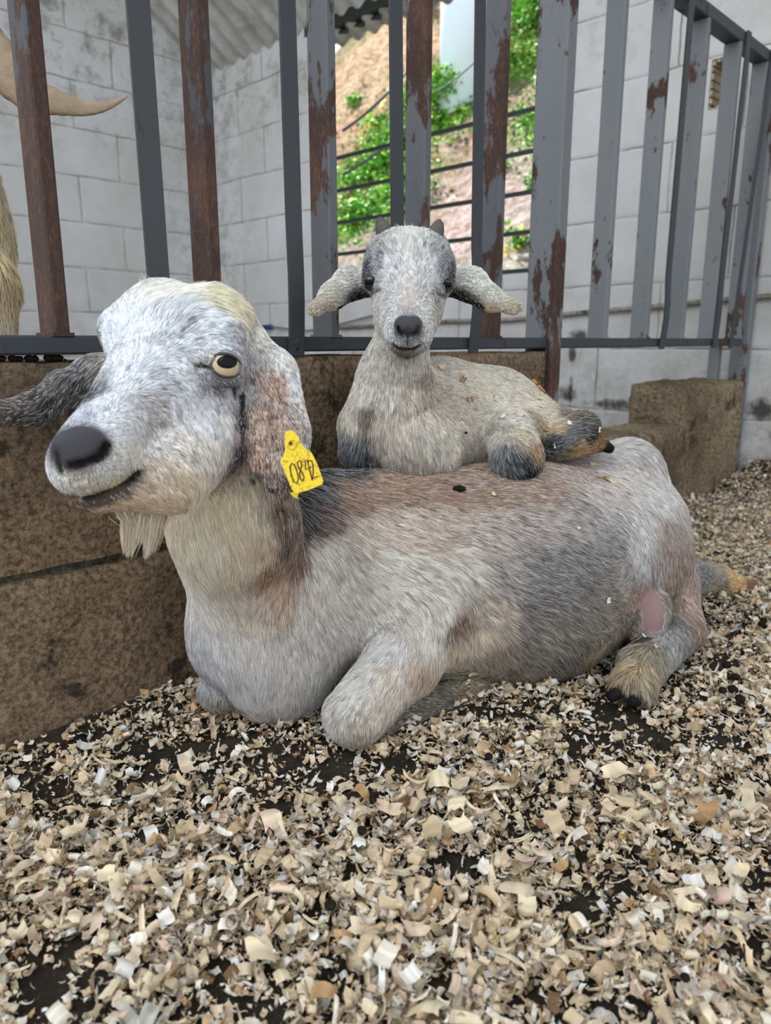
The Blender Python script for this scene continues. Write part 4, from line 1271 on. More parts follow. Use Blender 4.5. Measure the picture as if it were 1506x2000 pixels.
# creases where legs meet the body
lo = np.array([-0.48, 0.50, -0.03]); hi = np.array([0.75, 1.52, 0.56])
gv, gq = G.mesh(lo, hi, 0.0034)
print('doe mesh', len(gv), len(gq))
W1, W2, CR, BR, GY, DK_, TAN = (222, 224, 224), (205, 200, 194), (212, 200, 176), (150, 120, 102), (120, 116, 114), (44, 42, 44), (176, 136, 92)
LG = (196, 192, 188)
rows = [
 # head: (px,py, dir x,y, length mm, colour, depth dir, variation)
 (300, 580, .7, -.6, 17, (224, 222, 212), 0, .15), (340, 575, .8, -.3, 18, (226, 222, 208), .2, .15), (400, 580, .9, .1, 17, (222, 212, 184), .3, .2), (450, 600, .9, .5, 14, (214, 204, 178), .3, .2), (480, 640, .8, .7, 10, (190, 184, 176), .2, .25),
 (250, 620, -.5, -.7, 9, (212, 218, 224), 0, .15), (215, 660, -.6, -.2, 7, (206, 212, 220), 0, .2), (218, 690, -.4, .2, 5, (186, 188, 196), 0, .2), (250, 680, -.3, -.8, 8, (214, 218, 222), 0, .2),
 (290, 640, .1, -1, 10, (214, 218, 224), 0, .2), (320, 660, .4, -.9, 11, (176, 180, 188), 0, .35), (350, 640, .6, -.7, 12, (186, 190, 196), 0, .35), (330, 610, .3, -1, 13, (208, 212, 216), 0, .25), (390, 620, .8, -.4, 11, (214, 218, 224), .1, .2),
 (300, 700, .5, -.8, 9, (212, 216, 222), 0, .2), (370, 670, .8, -.3, 8, (210, 216, 224), 0, .2), (430, 660, .9, .1, 7, (196, 200, 206), 0, .25), (470, 680, .7, .6, 6, (150, 148, 150), 0, .3),
 (240, 740, .4, -.8, 6, (206, 210, 216), 0, .15), (280, 740, .7, -.5, 7, (204, 208, 214), 0, .25), (320, 750, .9, -.2, 8, (178, 180, 186), .1, .35), (300, 790, .8, .1, 7, (176, 172, 172), .1, .35), (350, 720, .8, .2, 6, (206, 208, 212), 0, .25),
 (395, 700, .5, .6, 5, (176, 172, 172), 0, .25), (410, 742, .6, .8, 5, (140, 138, 142), 0, .25), (440, 755, .5, 1, 5, (150, 148, 152), 0, .25), (475, 740, .4, 1, 6, (170, 168, 170), 0, .2), (480, 700, .4, 1, 5, (176, 174, 176), 0, .2),
 (200, 790, .3, -.7, 4, (206, 210, 216), 0, .12), (160, 810, .3, -.6, 3, (172, 176, 184), 0, .2), (215, 830, .6, -.2, 4.5, (206, 210, 214), 0, .15), (260, 820, .9, .2, 6, (196, 196, 198), .1, .25), (230, 870, .8, .3, 4.5, (212, 210, 206), 0, .12),
 (350, 790, .8, .7, 8, (206, 208, 212), .1, .2), (400, 800, .6, 1, 9, (208, 210, 214), .1, .18), (440, 820, .4, 1, 9, (200, 198, 196), .1, .2), (300, 860, .8, .6, 8, (200, 196, 192), .1, .25), (360, 870, .7, .9, 10, (196, 188, 180), .1, .28), (420, 890, .5, 1, 11, (204, 196, 186), .1, .2),
 (260, 890, .8, .5, 6, (208, 204, 196), .1, .15), (300, 930, .7, .7, 8, (196, 182, 164), .1, .2), (350, 940, .6, .8, 10, (200, 184, 162), .1, .18), (400, 950, .4, 1, 12, (206, 194, 172), 0, .15), (300, 980, .6, .6, 9, (192, 172, 146), .1, .15),
 (115, 850, 0, -1, .6, (88, 88, 94), 0, .1), (150, 848, 0, -1, .9, (92, 92, 100), 0, .1), (185, 862, .3, -.3, .6, (58, 56, 62), 0, .1), (130, 880, 0, 1, 0, (62, 60, 66), 0, .1), (165, 885, 0, 1, 0, (50, 48, 54), 0, .1), (192, 892, 0, 1, 0, (14, 12, 14), 0, .1), (150, 904, 0, 1, 0, (28, 26, 28), 0, .1), (116, 900, 0, 1, .5, (40, 38, 40), 0, .1), (112, 870, 0, 1, 0, (66, 64, 70), 0, .1),
 (102, 925, -.3, .8, 4, (206, 208, 210), 0, .15), (125, 935, .2, 1, 4, (196, 192, 186), 0, .3), (150, 940, .3, 1, 4, (186, 178, 168), 0, .3), (180, 935, .5, .8, 4.5, (192, 184, 174), 0, .25), (215, 925, .7, .6, 5, (204, 200, 194), 0, .15), (205, 905, .7, .3, 4, (208, 206, 204), 0, .12), (240, 915, .8, .4, 5, (210, 206, 200), 0, .12), (230, 938, .6, .7, 4, (196, 180, 140), 0, .15),
 (140, 968, 0, 1, 1, (34, 30, 30), 0, .2), (200, 964, 0, 1, 1, (36, 32, 30), 0, .2), (256, 934, 0, 1, 1, (40, 36, 34), 0, .2), (235, 955, .5, .8, 4, (90, 84, 80), 0, .3),
 (150, 985, .2, .8, 5, (110, 90, 74), 0, .25), (190, 990, .4, .7, 7, (178, 156, 130), 0, .2), (240, 980, .6, .5, 8, (188, 166, 138), 0, .18), (270, 960, .7, .5, 7, (196, 178, 156), 0, .18),
 # near ear
 (505, 680, .5, .8, 6, (184, 178, 172), 0, .3), (545, 700, .5, .9, 7, (206, 204, 200), 0, .25), (575, 745, .3, 1, 7, (204, 206, 206), 0, .22), (500, 740, .1, 1, 5.5, (166, 148, 136), 0, .4), (540, 750, .2, 1, 5.5, (162, 130, 108), 0, .4), (473, 760, 0, 1, 5, (186, 186, 188), 0, .2), (478, 820, .1, 1, 4.5, (90, 80, 78), 0, .3), (500, 820, .3, 1, 5, (172, 148, 130), 0, .45), (540, 830, .3, 1, 5, (160, 134, 118), 0, .4), (577, 830, .3, 1, 5, (164, 146, 138), 0, .4), (590, 800, .3, 1, 5.5, (186, 178, 174), 0, .3), (477, 890, .1, 1, 4, (70, 62, 62), 0, .3), (500, 900, .3, 1, 5, (176, 142, 118), 0, .4), (540, 900, .3, 1, 5, (176, 162, 152), 0, .45), (500, 930, .5, .8, 4, (74, 66, 64), 0, .3), (525, 945, .5, .8, 5, (140, 124, 116), 0, .35), (556, 955, .3, 1, 5, (98, 80, 72), 0, .3), (598, 865, .2, 1, 5, (158, 152, 152), 0, .35),
 # far ear, its shade painted into the dark coat colours
 (195, 705, -.6, .5, 8, (150, 146, 140), 0, .3), (160, 730, -.6, .8, 11, (92, 90, 92), 0, .45), (180, 765, -.3, 1, 10, (60, 60, 62), 0, .4), (120, 755, -.7, .7, 9, (92, 88, 86), 0, .4), (110, 790, -.5, .8, 8, (58, 56, 58), 0, .4), (60, 790, -.9, .3, 7, (84, 78, 74), 0, .4), (50, 815, -.9, .2, 6, (62, 58, 56), 0, .3), (12, 795, -1, 0, 6, (92, 84, 78), 0, .3),
 # neck
 (380, 1000, 0, 1, 16, (214, 204, 184), 0, .12), (440, 1000, .05, 1, 16, (208, 196, 172), 0, .14), (500, 1000, .1, 1, 15, (206, 194, 174), 0, .18), (540, 990, .4, .9, 13, (120, 100, 84), 0, .35), (400, 1080, 0, 1, 18, (214, 206, 192), 0, .12), (470, 1080, .05, 1, 17, (208, 196, 176), 0, .15), (520, 1060, .1, 1, 15, (196, 176, 154), 0, .25), (540, 1100, .2, 1, 14, (140, 108, 84), 0, .35),
 (375, 1160, .1, 1, 18, (212, 208, 202), 0, .12), (440, 1180, .05, 1, 18, (206, 198, 188), 0, .15), (510, 1170, 0, 1, 16, (200, 188, 174), 0, .2), (550, 1150, .1, 1, 14, (184, 162, 142), 0, .3), (420, 1260, .1, 1, 16, (208, 206, 204), 0, .12), (480, 1280, .05, 1, 16, (204, 200, 196), 0, .15), (470, 1360, .1, 1, 15, (206, 204, 204), 0, .12), (540, 1360, 0, 1, 15, (198, 194, 190), 0, .15), (500, 1395, .1, 1, 12, (188, 180, 172), 0, .15),
 (450, 1320, .1, 1, 14, (192, 190, 192), 0, .15),
 # shoulder and ribs
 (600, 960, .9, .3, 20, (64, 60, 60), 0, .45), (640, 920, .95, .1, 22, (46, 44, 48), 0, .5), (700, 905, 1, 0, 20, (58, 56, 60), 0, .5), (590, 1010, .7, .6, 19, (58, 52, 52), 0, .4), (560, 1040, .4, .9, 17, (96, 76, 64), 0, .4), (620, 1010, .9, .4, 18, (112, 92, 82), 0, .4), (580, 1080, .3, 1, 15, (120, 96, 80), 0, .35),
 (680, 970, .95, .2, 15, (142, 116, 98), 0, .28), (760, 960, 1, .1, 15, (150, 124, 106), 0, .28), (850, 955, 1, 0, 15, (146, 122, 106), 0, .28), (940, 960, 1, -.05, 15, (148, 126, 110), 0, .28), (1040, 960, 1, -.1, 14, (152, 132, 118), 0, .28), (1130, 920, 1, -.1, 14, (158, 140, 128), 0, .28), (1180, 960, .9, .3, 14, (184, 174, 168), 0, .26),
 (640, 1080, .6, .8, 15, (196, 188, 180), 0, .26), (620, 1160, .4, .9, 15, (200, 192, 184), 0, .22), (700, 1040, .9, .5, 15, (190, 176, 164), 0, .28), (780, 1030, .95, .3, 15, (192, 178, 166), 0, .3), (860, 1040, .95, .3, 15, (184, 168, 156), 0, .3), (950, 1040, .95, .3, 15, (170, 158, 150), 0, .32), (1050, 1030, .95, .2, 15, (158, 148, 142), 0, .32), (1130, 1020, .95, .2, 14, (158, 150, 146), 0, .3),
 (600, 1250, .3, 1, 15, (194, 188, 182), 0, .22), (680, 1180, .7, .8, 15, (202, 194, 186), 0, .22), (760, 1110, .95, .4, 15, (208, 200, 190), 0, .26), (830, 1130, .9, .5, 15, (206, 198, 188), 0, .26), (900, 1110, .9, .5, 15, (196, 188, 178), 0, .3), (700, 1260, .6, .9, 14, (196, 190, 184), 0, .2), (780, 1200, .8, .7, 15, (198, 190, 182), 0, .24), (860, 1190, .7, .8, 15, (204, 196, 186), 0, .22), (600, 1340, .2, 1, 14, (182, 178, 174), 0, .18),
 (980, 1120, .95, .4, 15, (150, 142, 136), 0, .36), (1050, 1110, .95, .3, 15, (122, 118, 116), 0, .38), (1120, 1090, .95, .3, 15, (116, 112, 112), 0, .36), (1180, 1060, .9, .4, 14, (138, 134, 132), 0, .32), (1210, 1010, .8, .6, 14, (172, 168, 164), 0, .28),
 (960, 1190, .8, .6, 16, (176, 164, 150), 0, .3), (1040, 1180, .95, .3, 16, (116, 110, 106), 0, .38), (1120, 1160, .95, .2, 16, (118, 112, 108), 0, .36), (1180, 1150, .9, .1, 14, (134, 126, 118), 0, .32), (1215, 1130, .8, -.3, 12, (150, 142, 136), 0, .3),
 (920, 1250, .4, 1, 15, (206, 192, 172), 0, .2), (960, 1280, .6, .9, 16, (150, 136, 122), 0, .3), (1040, 1260, .8, .5, 17, (122, 114, 102), 0, .34), (1130, 1230, .9, .3, 17, (126, 118, 104), 0, .32), (1190, 1200, .8, .2, 12, (128, 116, 104), 0, .3), (1000, 1310, .5, .9, 17, (118, 106, 92), 0, .32), (1100, 1290, .6, .8, 17, (104, 98, 86), 0, .32), (895, 1215, .2, 1, 10, (120, 100, 86), 0, .3),  # last anchor darkens the elbow crease, its shade painted in
 # hip, thigh
 (1215, 870, .3, .5, 18, (196, 192, 188), .3, .26), (1250, 900, .4, .9, 16, (184, 178, 174), .1, .25), (1220, 940, .5, .9, 15, (190, 182, 176), 0, .26), (1270, 960, .3, 1, 15, (190, 186, 182), 0, .26), (1250, 1020, .4, .9, 15, (186, 184, 182), 0, .3), (1300, 1040, .2, 1, 14, (150, 134, 124), 0, .28), (1250, 1080, -.2, 1, 12, (176, 174, 172), 0, .3), (1290, 1100, .1, 1, 13, (150, 140, 134), 0, .28), (1320, 1120, .2, 1, 13, (146, 126, 112), 0, .28),
 (1310, 1180, .2, 1, 12, (132, 122, 112), 0, .3), (1345, 1180, .3, 1, 12, (160, 138, 124), 0, .28), (1330, 1230, 0, 1, 11, (126, 122, 118), 0, .36), (1360, 1230, .2, 1, 10, (130, 112, 98), 0, .3), (1300, 1250, -.3, .9, 11, (150, 148, 144), 0, .36), (1290, 1280, -.2, 1, 12, (140, 132, 116), 0, .34), (1250, 1275, -.5, .8, 12, (140, 128, 104), 0, .34), (1230, 1300, -.5, .9, 14, (168, 148, 112), 0, .3), (1250, 1325, -.1, 1, 19, (160, 144, 114), 0, .34), (1200, 1322, -.8, .7, 17, (150, 112, 78), 0, .3), (1270, 1332, .1, 1, 17, (150, 136, 108), 0, .34),
 (1198, 1360, 0, 1, 0, (24, 22, 22), 0, .1), (1240, 1370, 0, 1, 0, (24, 22, 22), 0, .1),
 (1225, 1215, .5, .5, 9, (128, 116, 104), 0, .3), (1240, 1170, .4, .6, 6, (152, 132, 120), 0, .2),
 (1370, 1115, .9, .2, 9, (120, 120, 122), 0, .38), (1400, 1130, .9, .2, 9, (148, 140, 126), 0, .3), (1440, 1135, .9, .3, 8, (196, 164, 116), 0, .2), (1470, 1150, .9, .4, 6, (128, 92, 62), 0, .2), (1400, 1155, .9, .2, 8, (120, 108, 88), 0, .3),
 # forelegs
 (830, 1250, -.3, 1, 13, (198, 190, 180), 0, .22), (760, 1260, -.5, .8, 12, (208, 206, 202), 0, .18), (770, 1320, -.4, .9, 11, (196, 186, 174), 0, .22), (700, 1340, -.5, .9, 11, (204, 200, 196), 0, .18), (740, 1380, -.3, 1, 11, (188, 178, 166), 0, .22), (660, 1400, -.3, 1, 10, (198, 194, 188), 0, .2), (700, 1430, .1, 1, 10, (178, 166, 152), 0, .22), (880, 1290, -.1, 1, 12, (196, 182, 164), 0, .2), (830, 1320, -.3, 1, 11, (180, 160, 140), 0, .22),
 (790, 1410, 1, -.3, 9, (100, 92, 80), 0, .3), (850, 1365, 1, -.3, 10, (104, 96, 78), 0, .3), (910, 1350, 1, -.3, 9, (112, 102, 80), 0, .3), (870, 1390, 1, -.2, 9, (88, 82, 74), 0, .3),
 (405, 1270, .05, 1, 11, (182, 182, 186), 0, .15), (420, 1340, 0, 1, 10, (150, 150, 152), 0, .25), (440, 1375, 0, 1, 9, (140, 132, 116), 0, .3)]
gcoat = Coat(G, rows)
def on(sdf, pts): return [sdf.hit(a, b)[0] for a, b in pts]
gcoat.mark(on(G, mth), .0030, .002, (30, 26, 26), 0.0)
gcoat.mark(on(G, [(160, 982), (200, 977), (240, 958)]), .002, .005, (96, 86, 78), 0.8)
gcoat.mark(on(G, [(124, 864), (150, 863), (180, 868)]), .0092, .009, (88, 87, 94), 0.15)
gcoat.mark(on(G, [(208, 870), (203, 886), (186, 897), (160, 906), (138, 910)]), .0030, .003, (14, 12, 14), 0.0)
gcoat.mark(on(G, [(113, 884), (115, 900), (119, 922)]), .0012, .002, (24, 22, 24), 0.0)
gcoat.mark(on(G, [(1262, 1160), (1276, 1190), (1278, 1215)]), .014, .003, (182, 148, 146), 0.0)
gcoat.mark(on(G, [(1262, 1246), (1248, 1252)]), .008, .006, (110, 88, 86), 0.0)  # udder's darker underside, shading put into the colour
gcoat.mark(on(G, [(380, 710), (398, 714), (416, 716)]), .0016, .003, (44, 40, 42), 0.5)
gcoat.mark(on(G, [(472, 770), (474, 830), (474, 890), (492, 930), (528, 955)]), .0016, .003, (52, 46, 48), 0.9)
gcoat.mark(on(G, [(418, 742), (445, 752), (470, 742)]), .0012, .005, (120, 114, 116), 1.0)
def chest_low(c): return c
doe = empty('goat', ground(700, 1420), 'large pale grey goat lying on the shavings with a yellow tag in her drooping ear', 'goat')
gc, _, _, _ = gcoat.at(gv)
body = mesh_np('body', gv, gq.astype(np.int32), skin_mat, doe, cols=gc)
def bare_eye(X):
    d = np.linalg.norm(X - (EYE_C + vd * 0.012), axis=1)
    return np.clip((d - 0.0130) / 0.003, 0, 1)
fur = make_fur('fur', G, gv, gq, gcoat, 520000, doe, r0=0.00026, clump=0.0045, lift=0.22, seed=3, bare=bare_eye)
# eye
def eyeball(name, c, r, look, up_, iris, pupil, white, parent, slot=(0.62, 0.20), lidr=None):
    """sphere with an iris cap and a level slit pupil as sub-parts"""
    look = unit(look); rx = unit(np.cross(look, up_)); uy = unit(np.cross(rx, look))
    def cap(rad, half_ang, sx=1.0, sy=1.0, n=8, seg=32):
        vs = [c + look * rad]; fs = []
        for i in range(1, n + 1):
            a = half_ang * i / n
            for k in range(seg):
                t = 2 * math.pi * k / seg
                ax_, ay_ = math.sin(a) * math.cos(t) * sx, math.sin(a) * math.sin(t) * sy
                az_ = math.sqrt(max(0, 1 - ax_ ** 2 - ay_ ** 2))
                vs.append(c + rad * (rx * ax_ + uy * ay_ + look * az_))
        for k in range(seg): fs.append((0, 1 + k, 1 + (k + 1) % seg))
        for i in range(n - 1):
            for k in range(seg):
                q = 1 + i * seg; k2 = (k + 1) % seg
                fs.append((q + k, q + seg + k, q + seg + k2, q + k2))
        return np.array(vs), fs
    vs, fs = cap(r, math.pi * 0.999, n=20)
    e = None
    R, S = 14, 28
    v, f = [], []
    for i in range(R + 1):
        th = math.pi * i / R
        for k in range(S):
            ph = 2 * math.pi * k / S
            v.append(c + r * (rx * math.sin(th) * math.cos(ph) + uy * math.sin(th) * math.sin(ph) + look * math.cos(th)))
    for i in range(R):
        for k in range(S):
            k2 = (k + 1) % S
            f.append((i * S + k, (i + 1) * S + k, (i + 1) * S + k2, i * S + k2))
    e = mesh_np(name, np.array(v), f, white, parent)
    vs, fs = cap(r * 1.012, 0.98)
    mesh_np('iris', vs, fs, iris, e)
    vs, fs = cap(r * 1.024, 0.60, 1.0, slot[1] / slot[0])
    mesh_np('pupil', vs, fs, pupil, e)
    return e
im = MT('iris_pale')
im.b.inputs['Coat Weight'].default_value = 0.3
im_ = im.fin(im.mix(im.noise(420, 5, 0.7), srgb(214, 200, 164), srgb(176, 152, 112)), 0.15, 0.6)
pu = plain('pupil_black', (0.004, 0.005, 0.007), 0.22, 0.12)
wh = plain('eye_dark_rim', (0.02, 0.016, 0.014), 0.2, 0.6)
eyeball('eye', EYE_C, EYE_R, vd + ey * 0.24 + ex * 0.06, ey - ex * .15, im_, pu, wh, doe, slot=(0.60, 0.40))
rimp = []
for a in np.linspace(0, 2 * math.pi, 37):
    q_ = EYE_C + exr * 0.0132 * math.cos(a) + eyr * 0.0098 * math.sin(a)
    rimp.append(q_ + vd * (math.sqrt(max(0, (EYE_R + .0006) ** 2 - np.dot(q_ - EYE_C, q_ - EYE_C)))))
o = MB().tube(rimp, [0.0009 + 0.0006 * abs(math.sin(a / 2)) for a in np.linspace(0, 2 * math.pi, 37)], 8, cap=False).build('eyelid', plain('lid_dark', srgb(52, 46, 46), 0.4, 0.4), doe, smooth=True)
# beard: hanging locks
def locks(name, specs, n, parent, seed=1, r0=0.0003):
    """specs: (px,py,zc, px2,py2,zc2, spread_px, colour)"""
    r = np.random.default_rng(seed); K = 7; t = np.linspace(0, 1, K)
    Ps, Cs = [], []
    for (a, b_, z, a2, b2, z2, sp, c) in specs:
        A_, B_ = P(a, b_, z), P(a2, b2, z2)
        spm = sp * z / FPX
        off = r.normal(0, 1, (n, 3)) * spm * 0.5; of2 = off * 0.42 + r.normal(0, 1, (n, 3)) * spm * 0.10
        ll = r.uniform(0.6, 1.05, n)
        tt = t[None, :] * ll[:, None]
        q = (A_ + off)[:, None, :] * (1 - tt[..., None]) + (B_ + of2)[:, None, :] * tt[..., None]
        q = q + (np.sin(tt * 3.0) * r.normal(0, 0.0012, (n, 1)))[..., None] * RGT
        Ps.append(q); Cs.append(np.array(srgb(*c)) * np.clip(1 + 0.2 * r.normal(0, 1, (n, 1)), .4, 1.5))
    Pn = np.vstack(Ps); C = np.vstack(Cs); m = len(Pn)
    hc = bpy.data.hair_curves.new(name); hc.add_curves([K] * m)
    hc.attributes['position'].data.foreach_set('vector', (Pn - np.array(wloc(parent))).astype(np.float32).ravel())
    ra = hc.attributes.get('radius') or hc.attributes.new('radius', 'FLOAT', 'POINT')
    ra.data.foreach_set('value', np.repeat(r0 * np.array([[1, 1, 1, .9, .8, .6, .15]]), m, 0).astype(np.float32).ravel())
    ca = hc.attributes.new('col', 'FLOAT_COLOR', 'CURVE'); cc = np.ones((m, 4), np.float32); cc[:, :3] = np.clip(C, 0, .92)
    ca.data.foreach_set('color', cc.ravel()); hc.materials.append(hair_mat)
    o = bpy.data.objects.new(name, hc); link(o, parent); return o
BC = (214, 200, 178)
locks('beard', [(262, 985, .645, 252, 1086, .650, 16, BC), (285, 985, .648, 275, 1060, .652, 18, BC), (300, 985, .650, 286, 1088, .655, 14, (220, 208, 188)), (250, 985, .644, 244, 1075, .648, 8, BC), (312, 985, .655, 300, 1075, .66, 12, (206, 186, 158)), (240, 985, .64, 262, 1030, .648, 18, BC), (320, 975, .655, 306, 1040, .66, 16, (200, 178, 150))], 330, doe, 5)
# tuft standing on the poll
locks('forelock', [(300, 585, .70, 282, 546, .69, 18, (222, 220, 210)), (330, 580, .70, 345, 556, .71, 22, (224, 220, 206)), (380, 580, .70, 400, 560, .72, 26, (222, 214, 190)), (430, 595, .71, 470, 585, .73, 24, (216, 206, 180)), (470, 630, .71, 505, 640, .73, 20, (196, 188, 176)), (300, 575, .70, 325, 556, .71, 16, (226, 224, 214)), (285, 600, .70, 262, 575, .70, 20, (214, 216, 216))], 160, doe, 6, 0.00024)

# the ear tag hangs from the doe's ear: its own thing
TAGO = P(568, 868, .655)
tx = unit(wv(.95, .27, .15)); ty = unit(wv(-.27, .96, 0)); tz = unit(np.cross(tx, ty));
if tz @ FWD > 0: tz = -tz
pxm = .655 / FPX
etag = empty('ear_tag', TAGO, 'yellow plastic ear tag numbered 0842 hanging from the doe\'s ear', 'ear tag')
ym = MT('yellow_plastic')
yc = ym.mix(ym.ramp(ym.noise(230, 7, 0.8), [(0.50, 0), (0.62, 0.8)]), srgb(236, 206, 40), srgb(120, 88, 30))
ym.bump(ym.noise(200, 4, 0.6), 0.2, 0.001)
ym_ = ym.fin(yc, 0.45, 0.4)
# outline in pixels of the photo frame, turned into the tag's own plane
outl = [(557, 846), (562, 841), (569, 841), (577, 845), (584, 856), (590, 869), (598, 877), (607, 882), (612, 890), (622, 912), (631, 938), (631, 943), (628, 947), (600, 958), (582, 963), (575, 962), (569, 954), (559, 928), (548, 903), (548, 898), (554, 890), (557, 879), (556, 862)]
def on_tag(px, py, off=0.0):
    r = ray(px, py); k = ((TAGO + tz * off - CAM) @ tz) / (r @ tz); return CAM + r * k
# slope the plate so that its lower right sits nearer
fr_ = [on_tag(a, b_, 0.0007) for a, b_ in outl]; bk = [on_tag(a, b_, -0.0009) for a, b_ in outl]
n = len(outl)
vs = fr_ + bk; fs = [tuple(range(n)), tuple(range(2 * n - 1, n - 1, -1))] + [(i, i + n, (i + 1) % n + n, (i + 1) % n) for i in range(n)]
mesh_np('tag_plate', np.array(vs), fs, ym_, etag, smooth=False)
ring = [on_tag(570 + 8 * math.cos(a), 868 + 9 * math.sin(a), 0.0012) for a in np.linspace(0, 2 * math.pi, 17)]
MB().tube(ring, 0.0008, 6, cap=False).build('stud', ym_, etag, smooth=True)
ctr_ = on_tag(568, 866, 0.0008)
MB().tube([ctr_, ctr_ + tz * 0.0010], [0.0016, 0.0014], 12).build('pin', plain('tag_pin_dark', srgb(70, 54, 20), 0.5), etag)
bk2 = [on_tag(a, b_, -0.0085) for a, b_ in ((566, 962), (584, 962), (580, 974), (572, 972))]
fr2 = [p + tz * 0.001 for p in bk2]
vs = fr2 + bk2; fs = [(0, 1, 2, 3), (7, 6, 5, 4)] + [(i, i + 4, (i + 1) % 4 + 4, (i + 1) % 4) for i in range(4)]
mesh_np('tag_back', np.array(vs), fs, ym_, etag, smooth=False)
digits = {'0': [[(566, 912), (570, 905), (575, 908), (580, 920), (583, 934), (580, 944), (574, 941), (569, 928), (566, 912)]],
          '8': [[(587, 918), (582, 910), (581, 903), (585, 899), (589, 903), (589, 911), (587, 918), (591, 924), (594, 933), (591, 939), (587, 936), (585, 926), (587, 918)]],
          '4': [[(596, 899), (597, 917), (608, 912)], [(600, 898), (610, 938)]],
          '2': [[(601, 905), (604, 899), (609, 900), (611, 908), (612, 920), (611, 935), (621, 930)]]}
ink = plain('tag_ink', srgb(92, 58, 34), 0.6)
for dgt, strokes in digits.items():
    b = MB()
    for st in strokes:
        st = [(x + 0, y) for x, y in st]
        b.tube([on_tag(x, y, 0.00075) for x, y in st], 0.00062, 6)
    b.build('digit', ink, etag, smooth=True)

# ================================================================ the kid
K_ = Sdf()
K_.cone((790, 850, 1.06, 84), (860, 805, 1.12, 92), k=.03)
K_.cone((860, 805, 1.12, 94), (960, 820, 1.17, 90), k=.04)
K_.cone((960, 820, 1.17, 90), (1062, 858, 1.20, 72), k=.04)
K_.cone((860, 850, 1.08, 70), (930, 870, 1.10, 48), k=.04)
K_.cone((788, 650, 1.0, 52), (768, 745, 1.035, 62), k=.03)
K_.cone((768, 745, 1.035, 62), (758, 835, 1.05, 80), k=.03)
K_.cone((758, 835, 1.05, 80), (778, 868, 1.05, 56), k=.03)
K_.cone((702, 830, 1.03, 32), (700, 875, 1.02, 32), k=.02)      # far forearm, folded
K_.cone((700, 878, 1.02, 31), (745, 905, 1.03, 22), k=.01)
K_.cone((820, 880, 1.02, 48), (860, 895, 1.03, 30), k=.03)
# hind leg
K_.cone((1060, 840, 1.13, 52), (1000, 845, 1.06, 44), k=.025)
K_.cone((1000, 850, 1.05, 46), (1010, 893, 1.015, 50), k=.012)
K_.cone((1085, 862, 1.07, 34), (1132, 846, 1.10, 40), k=.008)
K_.cone((1110, 880, 1.08, 14), (1172, 866, 1.11, 15), k=.004)
K_.cone((1172, 866, 1.10, 15), (1190, 876, 1.10, 10), k=.003)
K_.cone((1095, 838, 1.19, 40), (1150, 826, 1.22, 12), k=.01)    # tail
# head
K_.cone((772, 524, 1.0, 58), (826, 525, 1.0, 58), k=.02)
K_.cone((776, 492, 1.0, 36), (822, 494, 1.0, 36), k=.02)
K_.cone((799, 540, .985, 76), (798, 640, .930, 40), k=.03)
K_.cone((798, 600, .955, 54), (798, 652, .935, 41), k=.02)
K_.cone((798, 655, .945, 38), (795, 672, .955, 24), k=.01)
K_.ball((798, 600, .985, 60), k=.02)
K_.ball((729, 548, .985, 19), k=.01); K_.ball((866, 553, .985, 19), k=.01)
K_.ball((754, 480, 1.005, 24), k=.015); K_.ball((847, 482, 1.005, 24), k=.015)
ke = unit(wv(0, .55, 1))
K_.chain([(722, 552, 1.02, 26), (684, 553, 1.015, 30), (650, 578, 1.005, 24), (618, 602, .995, 11), (611, 604, .995, 8)], k=.01, squash=(unit(wv(-.1, .5, 1)), 1.8))
K_.chain([(880, 552, 1.02, 26), (920, 556, 1.015, 31), (955, 582, 1.005, 23), (1002, 600, .995, 11), (1010, 600, .995, 8)], k=.01, squash=(unit(wv(.1, .5, 1)), 1.8))
K_.chain([(705, 580, .990, 13), (672, 592, .985, 12), (652, 604, .985, 6)], k=.006, sub=True)
K_.chain([(893, 578, .990, 13), (925, 590, .985, 14), (955, 604, .985, 6)], k=.006, sub=True)
KE = [(P(726, 551, .974), -1), (P(869, 556, .974), 1)]
KR = 0.0112
kvd = [unit(CAM - c + RGT * sgn * 0.35) for c, sgn in KE]
for (c, sgn), d in zip(KE, kvd):
    x_ = unit(np.cross(d, UPV)); y_ = unit(np.cross(x_, d)); x2 = unit(x_ + y_ * 0.25 * (1 if sgn < 0 else -1) * -1)
    y2 = unit(np.cross(x2, d))
    K_.ell(c + d * 0.0105, (0.0102, 0.0070, 0.0078), [x2, y2, d], k=.002, sub=True)
KS = Sdf(); KS.p = list(K_.p)
def kz(px, py): return KS.hit(px, py)[2]
K_.ell(P(797, 637, kz(797, 637) + .004), (0.0175, 0.0125, 0.0085), [RGT, UPV, FWD], k=.006)
K_.chain([(a, b_, kz(a, b_) - .002, 4.0) for a, b_ in ((778, 640), (781, 648), (788, 653))], k=.003, sub=True)
K_.chain([(a, b_, kz(a, b_) - .002, 4.0) for a, b_ in ((817, 640), (814, 648), (807, 653))], k=.003, sub=True)
K_.chain([(a, b_, kz(a, b_) + .001, 2.6) for a, b_ in ((768, 672), (778, 680), (793, 683), (808, 681), (820, 674))], k=.004, sub=True)
kv, kq = K_.mesh(np.array([-0.13, 0.82, 0.15]), np.array([0.42, 1.40, 0.68]), 0.0031)
print('kid mesh', len(kv))
KD = (46, 50, 54)
